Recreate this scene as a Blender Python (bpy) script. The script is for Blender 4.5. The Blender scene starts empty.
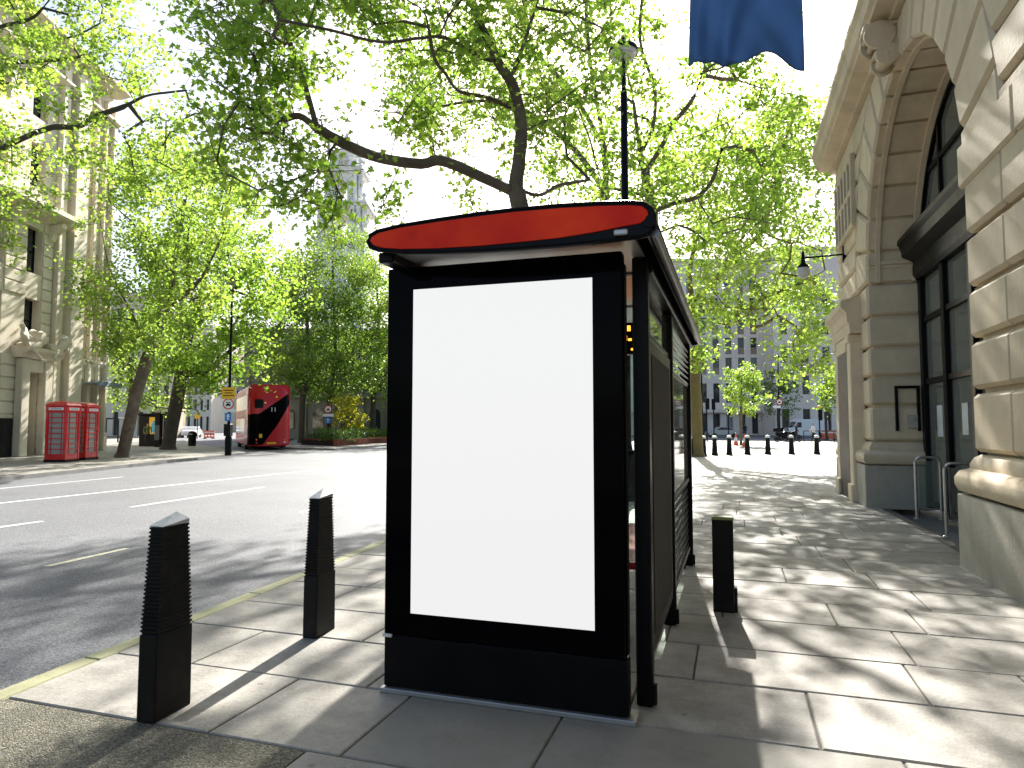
import bpy, bmesh, math, random
import numpy as np
from mathutils import Vector, Matrix

# ------------------------------------------------------------------ camera, sky, sun, exposure
scene = bpy.context.scene
COL = scene.collection
FPX, CAM_H = 675.0, 1.55
YAW, PITCH = math.radians(18.1), math.radians(3.5)
SUN_EL, SUN_AZ = math.radians(35.0), math.radians(6.8)     # azimuth: left of +Y
cam_data = bpy.data.cameras.new('camera')
cam_data.sensor_width = 36.0
cam_data.lens = 36.0 * FPX / 1024.0
cam_data.clip_start, cam_data.clip_end = 0.05, 5000.0
cam = bpy.data.objects.new('camera', cam_data)
COL.objects.link(cam)
cam.location = (0, 0, CAM_H)
cam.rotation_euler = (math.pi / 2 + PITCH, 0, YAW)
scene.camera = cam

world = bpy.data.worlds.new('World')
scene.world = world
world.use_nodes = True
wn = world.node_tree
wn.nodes.clear()
sky = wn.nodes.new('ShaderNodeTexSky')
sky.sky_type = 'NISHITA'
sky.sun_disc = False
sky.sun_elevation = SUN_EL
sky.sun_rotation = -SUN_AZ
sky.air_density = 1.0
sky.dust_density = 2.6
sky.ozone_density = 0.8
bg = wn.nodes.new('ShaderNodeBackground')
bg.inputs['Strength'].default_value = 0.08
wo = wn.nodes.new('ShaderNodeOutputWorld')
wn.links.new(sky.outputs['Color'], bg.inputs['Color'])
wn.links.new(bg.outputs['Background'], wo.inputs['Surface'])

sun_data = bpy.data.lights.new('sun', 'SUN')
sun_data.energy = 4.6
sun_data.angle = math.radians(0.53)
sun_data.color = (1.0, 0.965, 0.91)
sun = bpy.data.objects.new('sun', sun_data)
COL.objects.link(sun)
SUN_DIR = Vector((-math.sin(SUN_AZ) * math.cos(SUN_EL), math.cos(SUN_AZ) * math.cos(SUN_EL), math.sin(SUN_EL)))
sun.rotation_euler = SUN_DIR.to_track_quat('Z', 'Y').to_euler()
sun.location = (0, 0, 60)

EXPOSURE = 1.6
scene.view_settings.view_transform = 'Standard'
scene.view_settings.look = 'None'
scene.view_settings.exposure = EXPOSURE
scene.view_settings.gamma = 1.0
scene.view_settings.use_curve_mapping = False

# ------------------------------------------------------------------ helpers: pixel -> place
RGT = np.array([math.cos(YAW), math.sin(YAW), 0.0])
FH = np.array([-math.sin(YAW), math.cos(YAW), 0.0])
UPZ = np.array([0, 0, 1.0])
FWD = FH * math.cos(PITCH) + UPZ * math.sin(PITCH)
CUP = -FH * math.sin(PITCH) + UPZ * math.cos(PITCH)
CPOS = np.array([0, 0, CAM_H])

def ray(u, v): return RGT * (u - 512) / FPX + CUP * (384 - v) / FPX + FWD
def G(u, v, z=0.0):                       # point on a level surface
    r = ray(u, v); return CPOS + r * ((z - CAM_H) / r[2])
def PY(u, v, y):                          # point on the plane y = const
    r = ray(u, v); return CPOS + r * (y / r[1])
def PX(u, v, x):
    r = ray(u, v); return CPOS + r * (x / r[0])
def PD(u, v, d):                          # point at level distance d
    r = ray(u, v); return CPOS + r * (d / float(r @ FH))
def LD(lat, d, z=0.0): return RGT * lat + FH * d + UPZ * z

# ------------------------------------------------------------------ helpers: materials
def new_mat(name):
    m = bpy.data.materials.new(name)
    m.use_nodes = True
    nt = m.node_tree
    return m, nt, nt.nodes['Principled BSDF'], nt.nodes['Material Output']

def pm(name, base, rough=0.6, var=0.18, scale=4.0, bump=0.0, bscale=None, metal=0.0, spec=0.5,
       objvar=0.0, stain=None, stain_scale=0.7, stain_amt=0.5, coat=0.0, streak=False):
    m, nt, p, out = new_mat(name)
    N, L = nt.nodes.new, nt.links.new
    tc = N('ShaderNodeTexCoord')
    src = tc.outputs['Object']
    if streak:
        mp = N('ShaderNodeMapping'); mp.inputs['Scale'].default_value = (1, 1, 0.12)
        L(src, mp.inputs['Vector']); ssrc = mp.outputs['Vector']
    else:
        ssrc = src
    nz = N('ShaderNodeTexNoise'); nz.inputs['Scale'].default_value = scale
    nz.inputs['Detail'].default_value = 8; nz.inputs['Roughness'].default_value = 0.65
    L(src, nz.inputs['Vector'])
    mr = N('ShaderNodeMapRange'); mr.inputs['From Min'].default_value = 0.25; mr.inputs['From Max'].default_value = 0.75
    mr.inputs['To Min'].default_value = 1 - var; mr.inputs['To Max'].default_value = 1 + var
    L(nz.outputs['Fac'], mr.inputs['Value'])
    val = mr.outputs['Result']
    if objvar:
        oi = N('ShaderNodeObjectInfo')
        m2 = N('ShaderNodeMapRange'); m2.inputs['To Min'].default_value = 1 - objvar; m2.inputs['To Max'].default_value = 1 + objvar
        L(oi.outputs['Random'], m2.inputs['Value'])
        mu = N('ShaderNodeMath'); mu.operation = 'MULTIPLY'
        L(val, mu.inputs[0]); L(m2.outputs['Result'], mu.inputs[1]); val = mu.outputs[0]
    vm = N('ShaderNodeVectorMath'); vm.operation = 'SCALE'
    vm.inputs[0].default_value = base
    L(val, vm.inputs['Scale'])
    colour = vm.outputs['Vector']
    if stain is not None:
        n2 = N('ShaderNodeTexNoise'); n2.inputs['Scale'].default_value = stain_scale; n2.inputs['Detail'].default_value = 10
        n2.inputs['Roughness'].default_value = 0.7
        L(ssrc, n2.inputs['Vector'])
        r2 = N('ShaderNodeMapRange'); r2.inputs['From Min'].default_value = 0.48; r2.inputs['From Max'].default_value = 0.68
        r2.inputs['To Max'].default_value = stain_amt
        L(n2.outputs['Fac'], r2.inputs['Value'])
        mx = N('ShaderNodeMix'); mx.data_type = 'RGBA'
        L(r2.outputs['Result'], mx.inputs['Factor']); L(colour, mx.inputs['A'])
        mx.inputs['B'].default_value = (*stain, 1)
        colour = mx.outputs['Result']
    L(colour, p.inputs['Base Color'])
    p.inputs['Roughness'].default_value = rough
    p.inputs['Metallic'].default_value = metal
    p.inputs['Specular IOR Level'].default_value = spec
    p.inputs['Coat Weight'].default_value = coat
    if rough > 0.15:
        rr = N('ShaderNodeMapRange'); rr.inputs['To Min'].default_value = max(0.03, rough - 0.1); rr.inputs['To Max'].default_value = min(1, rough + 0.12)
        L(nz.outputs['Fac'], rr.inputs['Value']); L(rr.outputs['Result'], p.inputs['Roughness'])
    if bump:
        bz = N('ShaderNodeTexNoise'); bz.inputs['Scale'].default_value = bscale or scale * 6; bz.inputs['Detail'].default_value = 6
        L(src, bz.inputs['Vector'])
        b = N('ShaderNodeBump'); b.inputs['Strength'].default_value = 1.0; b.inputs['Distance'].default_value = bump
        L(bz.outputs['Fac'], b.inputs['Height']); L(b.outputs['Normal'], p.inputs['Normal'])
    return m

def glass_mat(name, tint=(0.9, 0.95, 0.93), refl=0.12, haze=0.0):
    m, nt, p, out = new_mat(name)
    nt.nodes.remove(p)
    N, L = nt.nodes.new, nt.links.new
    tr = N('ShaderNodeBsdfTransparent'); tr.inputs['Color'].default_value = (*tint, 1)
    gl = N('ShaderNodeBsdfGlossy'); gl.inputs['Roughness'].default_value = 0.03
    fr = N('ShaderNodeFresnel'); fr.inputs['IOR'].default_value = 1.5
    mx = N('ShaderNodeMixShader'); L(fr.outputs['Fac'], mx.inputs['Fac'])
    L(tr.outputs['BSDF'], mx.inputs[1]); L(gl.outputs['BSDF'], mx.inputs[2])
    last = mx.outputs['Shader']
    if haze:
        df = N('ShaderNodeBsdfDiffuse'); df.inputs['Color'].default_value = (0.55, 0.55, 0.5, 1)
        m2 = N('ShaderNodeMixShader'); m2.inputs['Fac'].default_value = haze
        L(last, m2.inputs[1]); L(df.outputs['BSDF'], m2.inputs[2]); last = m2.outputs['Shader']
    L(last, out.inputs['Surface'])
    return m

def emit_mat(name, colour, strength):
    m, nt, p, out = new_mat(name)
    p.inputs['Base Color'].default_value = (0.02, 0.02, 0.02, 1)
    p.inputs['Roughness'].default_value = 0.25
    p.inputs['Emission Color'].default_value = (*colour, 1)
    p.inputs['Emission Strength'].default_value = strength
    return m

def leaf_mat(name, dark, light, trans_dark, trans_light, fac=0.5):
    m, nt, p, out = new_mat(name)
    N, L = nt.nodes.new, nt.links.new
    at = N('ShaderNodeAttribute'); at.attribute_name = 'tint'
    def mixc(a, b):
        x = N('ShaderNodeMix'); x.data_type = 'RGBA'
        x.inputs['A'].default_value = (*a, 1); x.inputs['B'].default_value = (*b, 1)
        L(at.outputs['Fac'], x.inputs['Factor']); return x.outputs['Result']
    L(mixc(dark, light), p.inputs['Base Color'])
    p.inputs['Roughness'].default_value = 0.42
    p.inputs['Specular IOR Level'].default_value = 0.35
    tr = N('ShaderNodeBsdfTranslucent'); L(mixc(trans_dark, trans_light), tr.inputs['Color'])
    mx = N('ShaderNodeMixShader'); mx.inputs['Fac'].default_value = fac
    L(p.outputs['BSDF'], mx.inputs[1]); L(tr.outputs['BSDF'], mx.inputs[2])
    L(mx.outputs['Shader'], out.inputs['Surface'])
    return m

def aggregate_mat(name, cols, scale, bump, rough=0.85, patch=0.25):
    m, nt, p, out = new_mat(name)
    N, L = nt.nodes.new, nt.links.new
    tc = N('ShaderNodeTexCoord')
    vo = N('ShaderNodeTexVoronoi'); vo.inputs['Scale'].default_value = scale
    L(tc.outputs['Object'], vo.inputs['Vector'])
    sp = N('ShaderNodeSeparateColor'); L(vo.outputs['Color'], sp.inputs['Color'])
    cr = N('ShaderNodeValToRGB')
    el = cr.color_ramp.elements
    el[0].position = 0; el[0].color = (*cols[0], 1)
    el[1].position = 1; el[1].color = (*cols[-1], 1)
    for i, c in enumerate(cols[1:-1]):
        e = el.new((i + 1) / (len(cols) - 1)); e.color = (*c, 1)
    L(sp.outputs['Red'], cr.inputs['Fac'])
    nz = N('ShaderNodeTexNoise'); nz.inputs['Scale'].default_value = 0.45; nz.inputs['Detail'].default_value = 9
    L(tc.outputs['Object'], nz.inputs['Vector'])
    mr = N('ShaderNodeMapRange'); mr.inputs['From Min'].default_value = 0.3; mr.inputs['From Max'].default_value = 0.7
    mr.inputs['To Min'].default_value = 1 - patch; mr.inputs['To Max'].default_value = 1 + patch
    L(nz.outputs['Fac'], mr.inputs['Value'])
    vm = N('ShaderNodeVectorMath'); vm.operation = 'SCALE'
    L(cr.outputs['Color'], vm.inputs[0]); L(mr.outputs['Result'], vm.inputs['Scale'])
    L(vm.outputs['Vector'], p.inputs['Base Color'])
    p.inputs['Roughness'].default_value = rough
    b = N('ShaderNodeBump'); b.inputs['Distance'].default_value = bump; b.invert = True
    L(vo.outputs['Distance'], b.inputs['Height']); L(b.outputs['Normal'], p.inputs['Normal'])
    return m

M = {}
M['asphalt'] = aggregate_mat('asphalt', [(0.055, 0.057, 0.063), (0.098, 0.1, 0.107), (0.14, 0.142, 0.148), (0.22, 0.222, 0.226)], 95, 0.003, 0.68, 0.15)
M['aggregate'] = aggregate_mat('exposed_aggregate', [(0.04, 0.036, 0.02), (0.13, 0.115, 0.065), (0.21, 0.19, 0.12), (0.08, 0.08, 0.07), (0.36, 0.33, 0.25)], 120, 0.006, 0.8, 0.25)
M['slab'] = pm('york_stone', (0.33, 0.305, 0.26), 0.7, 0.3, 5, 0.004, 34, objvar=0.17, stain=(0.17, 0.155, 0.12), stain_scale=1.7, stain_amt=0.75)
def gum_spots(m):
    nt = m.node_tree; p = nt.nodes['Principled BSDF']; N, L = nt.nodes.new, nt.links.new
    src = p.inputs['Base Color'].links[0].from_socket
    tc = N('ShaderNodeTexCoord'); vo = N('ShaderNodeTexVoronoi'); vo.inputs['Scale'].default_value = 4.5
    L(tc.outputs['Object'], vo.inputs['Vector'])
    mr = N('ShaderNodeMapRange'); mr.inputs['From Min'].default_value = .085; mr.inputs['From Max'].default_value = .065; mr.inputs['To Max'].default_value = .55
    L(vo.outputs['Distance'], mr.inputs['Value'])
    sp = N('ShaderNodeSeparateColor'); L(vo.outputs['Color'], sp.inputs['Color'])
    gt = N('ShaderNodeMath'); gt.operation = 'GREATER_THAN'; gt.inputs[1].default_value = .55; L(sp.outputs['Red'], gt.inputs[0])
    mu = N('ShaderNodeMath'); mu.operation = 'MULTIPLY'; L(mr.outputs['Result'], mu.inputs[0]); L(gt.outputs[0], mu.inputs[1])
    mx = N('ShaderNodeMix'); mx.data_type = 'RGBA'; L(mu.outputs[0], mx.inputs['Factor']); L(src, mx.inputs['A']); mx.inputs['B'].default_value = (.10, .095, .085, 1)
    sk = N('ShaderNodeTexNoise'); sk.inputs['Scale'].default_value = 90; sk.inputs['Detail'].default_value = 4; L(tc.outputs['Object'], sk.inputs['Vector'])
    m2 = N('ShaderNodeMapRange'); m2.inputs['From Min'].default_value = .3; m2.inputs['From Max'].default_value = .7; m2.inputs['To Min'].default_value = .84; m2.inputs['To Max'].default_value = 1.14
    L(sk.outputs['Fac'], m2.inputs['Value'])
    vm = N('ShaderNodeVectorMath'); vm.operation = 'SCALE'; L(mx.outputs['Result'], vm.inputs[0]); L(m2.outputs['Result'], vm.inputs['Scale'])
    L(vm.outputs['Vector'], p.inputs['Base Color'])
gum_spots(M['slab'])
M['slab_dark'] = pm('darker_stone', (0.25, 0.235, 0.195), 0.75, 0.25, 4, 0.003, 26, objvar=0.12, stain=(0.13, 0.12, 0.09), stain_scale=2.0, stain_amt=0.7)  # darker tone for the slabs in front of the panel
M['bedding'] = pm('bedding_mortar', (0.11, 0.1, 0.085), 0.9, 0.3, 9, 0.003)
M['kerb'] = pm('kerb_granite', (0.35, 0.34, 0.19), 0.75, 0.2, 7, 0.003, objvar=0.08, stain=(0.28, 0.28, 0.12), stain_scale=2.5, stain_amt=0.5)
M['kerb_far'] = pm('kerb_grey', (0.22, 0.21, 0.2), 0.8, 0.2, 3)
M['white_paint'] = pm('road_white', (0.72, 0.72, 0.68), 0.6, 0.2, 6, stain=(0.3, 0.3, 0.3), stain_scale=4, stain_amt=0.6)
M['yellow_paint'] = pm('road_yellow', (0.6, 0.57, 0.40), 0.6, 0.2, 6, stain=(0.3, 0.3, 0.25), stain_scale=4, stain_amt=0.6)
M['black'] = pm('black_paint', (0.003, 0.003, 0.0035), 0.35, 0.3, 6, 0.0006, 30, spec=0.12)
M['black_matt'] = pm('black_iron', (0.005, 0.005, 0.0048), 0.5, 0.4, 5, 0.001, 40, spec=0.16, stain=(0.03, 0.026, 0.02), stain_scale=3, stain_amt=0.5)
M['black_gloss'] = pm('black_glass', (0.002, 0.002, 0.0025), 0.08, 0.1, 4, spec=0.03)
M['steel'] = pm('brushed_steel', (0.5, 0.5, 0.49), 0.32, 0.12, 8, metal=1.0)
M['galv'] = pm('grey_aluminium', (0.42, 0.42, 0.41), 0.4, 0.12, 8, metal=0.8)
M['white_panel'] = pm('white_panel', (0.62, 0.62, 0.6), 0.5, 0.1, 3, stain=(0.4, 0.39, 0.36), stain_scale=2)
M['limestone'] = pm('portland_stone', (0.61, 0.495, 0.335), 0.75, 0.14, 2.4, 0.003, 30, objvar=0.07, stain=(0.36, 0.30, 0.21), stain_scale=1.1, stain_amt=0.5, streak=True)
M['plinth'] = pm('plinth_stone', (0.40, 0.37, 0.30), 0.72, 0.16, 3, 0.003, 30, objvar=0.06, stain=(0.2, 0.18, 0.14), stain_scale=1.3, stain_amt=0.5, streak=True)
M['limestone_far'] = pm('pale_stone', (0.70, 0.62, 0.48), 0.75, 0.14, 0.8, 0.004, 8, objvar=0.06, stain=(0.4, 0.34, 0.25), stain_scale=0.5, stain_amt=0.5, streak=True)
M['dark_stone'] = pm('dark_wall_stone', (0.20, 0.185, 0.15), 0.8, 0.25, 0.8, 0.004, 8, stain=(0.1, 0.09, 0.075), stain_scale=0.4, stain_amt=0.6)  # dark tone for the church's nave walls
M['church_stone'] = pm('church_stone', (0.8, 0.79, 0.77), 0.75, 0.12, 0.8, stain=(0.4, 0.4, 0.4), stain_scale=0.5)
M['concrete'] = pm('pale_concrete', (0.80, 0.70, 0.61), 0.8, 0.1, 0.5, stain=(0.66, 0.57, 0.5), stain_scale=0.3)
M['spandrel'] = pm('brown_spandrel', (0.30, 0.24, 0.19), 0.7, 0.15, 0.7)
M['window'] = pm('window_glass_dark', (0.025, 0.03, 0.035), 0.05, 0.2, 1, spec=0.6)
M['window_pale'] = pm('window_blind', (0.22, 0.24, 0.25), 0.3, 0.3, 1)
M['interior'] = pm('dark_interior', (0.05, 0.045, 0.04), 0.8)
M['blue_front'] = pm('blue_shopfront', (0.05, 0.12, 0.2), 0.4, 0.2, 1)
M['glass'] = glass_mat('clear_glass', (0.82, 0.9, 0.86), haze=0.04)
M['glass_dirty'] = glass_mat('dusty_glass', (0.7, 0.78, 0.72), haze=0.16)
M['red'] = pm('red_gloss', (0.62, 0.012, 0.014), 0.22, 0.08, 2, spec=0.5, coat=0.4)
M['bus_red'] = pm('bus_red', (0.52, 0.008, 0.018), 0.22, 0.06, 1, spec=0.35, coat=0.2)
M['white'] = pm('white_gloss', (0.78, 0.78, 0.77), 0.3, 0.05, 2)
M['grey'] = pm('mid_grey', (0.25, 0.25, 0.25), 0.6, 0.1, 2)
M['tyre'] = pm('tyre_rubber', (0.02, 0.02, 0.02), 0.85, 0.2, 8)
M['orange'] = pm('orange_plastic', (0.85, 0.14, 0.03), 0.45, 0.12, 4)
M['yellow'] = pm('yellow_board', (0.85, 0.48, 0.02), 0.5, 0.08, 3)
M['blue'] = pm('blue_sign', (0.03, 0.2, 0.55), 0.4, 0.05, 3)
M['brick_red'] = pm('red_brick', (0.30, 0.085, 0.045), 0.75, 0.25, 3, objvar=0.2)
M['soil'] = pm('soil', (0.06, 0.045, 0.03), 0.95, 0.3, 3)
M['bark'] = pm('plane_bark', (0.115, 0.088, 0.06), 0.85, 0.35, 2.2, 0.02, 9, stain=(0.21, 0.18, 0.12), stain_scale=2.2, stain_amt=0.6)
M['bark_mossy'] = pm('mossy_bark', (0.15, 0.115, 0.045), 0.9, 0.3, 3, 0.02, 9, stain=(0.13, 0.12, 0.035), stain_scale=1.4, stain_amt=0.7)
M['bark_dark'] = pm('dark_bark', (0.062, 0.05, 0.036), 0.9, 0.35, 2.5, 0.03, 7)
M['leaf_plane'] = leaf_mat('plane_leaf', (0.07, 0.14, 0.025), (0.14, 0.23, 0.04), (0.24, 0.46, 0.035), (0.54, 0.72, 0.10), 0.6)
M['leaf_lime'] = leaf_mat('spring_leaf', (0.075, 0.15, 0.025), (0.15, 0.24, 0.045), (0.25, 0.44, 0.04), (0.56, 0.72, 0.11), 0.57)
M['leaf_green'] = leaf_mat('green_leaf', (0.06, 0.12, 0.025), (0.12, 0.20, 0.04), (0.18, 0.34, 0.03), (0.42, 0.56, 0.07), 0.5)
M['leaf_yellow'] = leaf_mat('yellow_leaf', (0.22, 0.20, 0.02), (0.36, 0.32, 0.04), (0.6, 0.62, 0.04), (0.85, 0.82, 0.07), 0.55)
M['leaf_hedge'] = leaf_mat('hedge_leaf', (0.03, 0.075, 0.014), (0.08, 0.15, 0.03), (0.1, 0.22, 0.02), (0.25, 0.4, 0.05), 0.4)
M['skin'] = pm('skin', (0.45, 0.28, 0.2), 0.6, 0.05)
M['cloth_dark'] = pm('dark_cloth', (0.02, 0.022, 0.03), 0.9, 0.2)
M['cloth_white'] = pm('white_cloth', (0.65, 0.65, 0.66), 0.9, 0.1)
M['cloth_blue'] = pm('denim', (0.05, 0.075, 0.14), 0.9, 0.2)
M['cloth_green'] = pm('olive_cloth', (0.12, 0.14, 0.05), 0.9, 0.2)
M['led'] = emit_mat('amber_led', (1.0, 0.28, 0.02), 1.6)
M['screen'] = emit_mat('lit_screen', (1.0, 1.0, 0.995), 0.87 / 2 ** EXPOSURE)

# ------------------------------------------------------------------ helpers: meshes
class MB:
    def __init__(self): self.v, self.f, self.m = [], [], []
    def add(self, vs, fs, mi=0):
        o = len(self.v)
        self.v += [tuple(float(c) for c in p) for p in vs]
        self.f += [tuple(i + o for i in f) for f in fs]
        self.m += [mi] * len(fs)
        return self
    def box(self, x0, x1, y0, y1, z0, z1, mi=0, M4=None):
        vs = [(x0, y0, z0), (x1, y0, z0), (x1, y1, z0), (x0, y1, z0), (x0, y0, z1), (x1, y0, z1), (x1, y1, z1), (x0, y1, z1)]
        if M4 is not None: vs = [tuple(M4 @ Vector(p)) for p in vs]
        return self.add(vs, [(3, 2, 1, 0), (4, 5, 6, 7), (0, 1, 5, 4), (1, 2, 6, 5), (2, 3, 7, 6), (3, 0, 4, 7)], mi)
    def cbox(self, x0, x1, y0, y1, z0, z1, c=0.01, mi=0, M4=None):
        """box with every edge chamfered"""
        bm = bmesh.new()
        bmesh.ops.create_cube(bm, size=1.0)
        for v in bm.verts:
            v.co = Vector(((x0 + x1) / 2 + v.co.x * (x1 - x0), (y0 + y1) / 2 + v.co.y * (y1 - y0), (z0 + z1) / 2 + v.co.z * (z1 - z0)))
        bmesh.ops.bevel(bm, geom=list(bm.edges), offset=c, segments=1, affect='EDGES', profile=0.5)
        bm.verts.index_update()
        vs = [v.co.copy() for v in bm.verts]
        if M4 is not None: vs = [M4 @ p for p in vs]
        self.add([tuple(p) for p in vs], [tuple(v.index for v in f.verts) for f in bm.faces], mi)
        bm.free()
        return self
    def prism(self, poly, axis, a0, a1, mi=0):
        """poly: 2-D outline; axis 'x': poly is (y,z); 'y': (x,z); 'z': (x,y)"""
        n = len(poly)
        def mk(p, a):
            return {'x': (a, p[0], p[1]), 'y': (p[0], a, p[1]), 'z': (p[0], p[1], a)}[axis]
        vs = [mk(p, a0) for p in poly] + [mk(p, a1) for p in poly]
        fs = [tuple(range(n)), tuple(range(2 * n - 1, n - 1, -1))]
        fs += [(i, n + i, n + (i + 1) % n, (i + 1) % n) for i in range(n)]
        return self.add(vs, fs, mi)
    def loft(self, rings, cap0=True, cap1=True, mi=0):
        n = len(rings[0]); vs = [p for r in rings for p in r]; fs = []
        for k in range(len(rings) - 1):
            for i in range(n):
                j = (i + 1) % n
                fs.append((k * n + i, k * n + j, (k + 1) * n + j, (k + 1) * n + i))
        if cap0: fs.append(tuple(range(n - 1, -1, -1)))
        if cap1: fs.append(tuple((len(rings) - 1) * n + i for i in range(n)))
        return self.add(vs, fs, mi)
    def lathe(self, prof, c=(0, 0, 0), n=16, mi=0, axis='z'):
        rings = []
        for r, h in prof:
            ring = []
            for i in range(n):
                a = 2 * math.pi * i / n
                p = (r * math.cos(a), r * math.sin(a), h)
                if axis == 'x': p = (h, p[0], p[1])
                if axis == 'y': p = (p[0], h, p[1])
                ring.append((c[0] + p[0], c[1] + p[1], c[2] + p[2]))
            rings.append(ring)
        return self.loft(rings, mi=mi)
    def tube(self, pts, r, n=8, mi=0):
        pts = [Vector(p) for p in pts]
        rs = r if isinstance(r, (list, tuple)) else [r] * len(pts)
        rings = []
        for i, p in enumerate(pts):
            t = (pts[min(i + 1, len(pts) - 1)] - pts[max(i - 1, 0)]).normalized()
            a = t.cross(Vector((0, 0, 1)) if abs(t.z) < 0.9 else Vector((1, 0, 0))).normalized()
            b = t.cross(a)
            rings.append([tuple(p + (a * math.cos(2 * math.pi * k / n) + b * math.sin(2 * math.pi * k / n)) * rs[i]) for k in range(n)])
        return self.loft(rings, mi=mi)
    def mesh(self, name, mats, smooth=False):
        me = bpy.data.meshes.new(name)
        me.from_pydata(self.v, [], self.f)
        for m in (mats if isinstance(mats, (list, tuple)) else [mats]): me.materials.append(m)
        if any(self.m): me.polygons.foreach_set('material_index', self.m)
        bm = bmesh.new(); bm.from_mesh(me)
        bmesh.ops.recalc_face_normals(bm, faces=bm.faces)
        bm.to_mesh(me); bm.free()
        if smooth:
            me.polygons.foreach_set('use_smooth', [True] * len(me.polygons))
            me.set_sharp_from_angle(angle=math.radians(40))
        me.update()
        return me
    def build(self, name, mats, parent=None, smooth=False, bevel=0.0):
        o = bpy.data.objects.new(name, self.mesh(name, mats, smooth))
        COL.objects.link(o)
        if parent is not None: o.parent = parent
        if bevel:
            b = o.modifiers.new('bevel', 'BEVEL'); b.width = bevel; b.segments = 2; b.limit_method = 'ANGLE'
        return o

def tag(o, label=None, cat=None, group=None, kind=None):
    if label: o['label'] = label
    if cat: o['category'] = cat
    if group: o['group'] = group
    if kind: o['kind'] = kind
    return o

def empty(name, loc=(0, 0, 0), rz=0.0, label=None, cat=None, group=None):
    o = bpy.data.objects.new(name, None)
    COL.objects.link(o)
    o.empty_display_size = 0.2
    o.location = loc; o.rotation_euler = (0, 0, rz)
    return tag(o, label, cat, group)

def copy_tree(o, parent=None):
    c = o.copy(); COL.objects.link(c); c.parent = parent
    for ch in list(o.children): copy_tree(ch, c)
    return c

def text_mesh(name, body, size, mat, parent, M4, depth=0.002):
    cu = bpy.data.curves.new(name, 'FONT'); cu.body = body; cu.size = size
    cu.align_x = 'CENTER'; cu.align_y = 'CENTER'; cu.extrude = depth
    tmp = bpy.data.objects.new(name, cu); COL.objects.link(tmp)
    bpy.context.view_layer.update()
    me = bpy.data.meshes.new_from_object(tmp.evaluated_get(bpy.context.evaluated_depsgraph_get()))
    bpy.data.objects.remove(tmp); bpy.data.curves.remove(cu)
    me.materials.clear(); me.materials.append(mat)
    o = bpy.data.objects.new(name, me); COL.objects.link(o)
    me.transform(M4)
    o.parent = parent
    return o

def wpar(o, parent):
    """parent an object whose vertices are in world coordinates"""
    o.parent = parent
    o.matrix_parent_inverse = parent.matrix_basis.inverted()
    return o
def wbuild(mb, name, mats, parent, **k):
    o = mb.build(name, mats, None, **k)
    return wpar(o, parent)
def wempty(name, loc, label, cat, group=None):
    o = empty(name, loc, 0, label, cat, group)
    bpy.context.view_layer.update()
    return o
def offset_poly(poly, g):
    """shrink a convex polygon by g"""
    n = len(poly); P = [Vector((p[0], p[1])) for p in poly]
    area = sum(P[i].x * P[(i + 1) % n].y - P[(i + 1) % n].x * P[i].y for i in range(n))
    s = 1 if area > 0 else -1
    lines = []
    for i in range(n):
        d = (P[(i + 1) % n] - P[i]).normalized()
        nrm = Vector((-d.y, d.x)) * s
        lines.append((P[i] + nrm * g, d))
    out = []
    for i in range(n):
        p, d = lines[i - 1]; q, e = lines[i]
        den = d.x * e.y - d.y * e.x
        if abs(den) < 1e-6: out.append(tuple(q)); continue
        t = ((q.x - p.x) * e.y - (q.y - p.y) * e.x) / den
        out.append(tuple(p + d * t))
    return out

# ------------------------------------------------------------------ ground, road, pavements
def sheet(name, pts, z, mat, kind='structure', parent=None):
    mb = MB(); mb.add([(p[0], p[1], z) for p in pts], [tuple(range(len(pts)))])
    o = mb.build(name, mat, parent)
    if kind: tag(o, kind=kind)
    return o
def subdiv_sheet(name, x0, x1, y0, y1, z, mat):
    return sheet(name, [(x0, y0), (x1, y0), (x1, y1), (x0, y1)], z, mat)

subdiv_sheet('ground', -1500, 1500, -1500, 1500, -0.3, M['asphalt'])
subdiv_sheet('road', -260, 160, -40, 320, -0.12, M['asphalt'])
def xk(y): return -3.88 - 0.082 * y
XW = 2.36                                   # foot of the stone building
YB = 17.9                                   # its far end

pav = MB()
def solid_poly(mb, pts, z0, z1): mb.prism(pts, 'z', z0, z1)
solid_poly(pav, [(xk(-12) + .15, -12), (XW + .4, -12), (XW + .4, YB), (34, YB), (34, 71), (xk(71) + .15, 71)], -0.115, -0.012)
pavement = tag(pav.build('pavement', M['bedding']), kind='structure')

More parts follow.
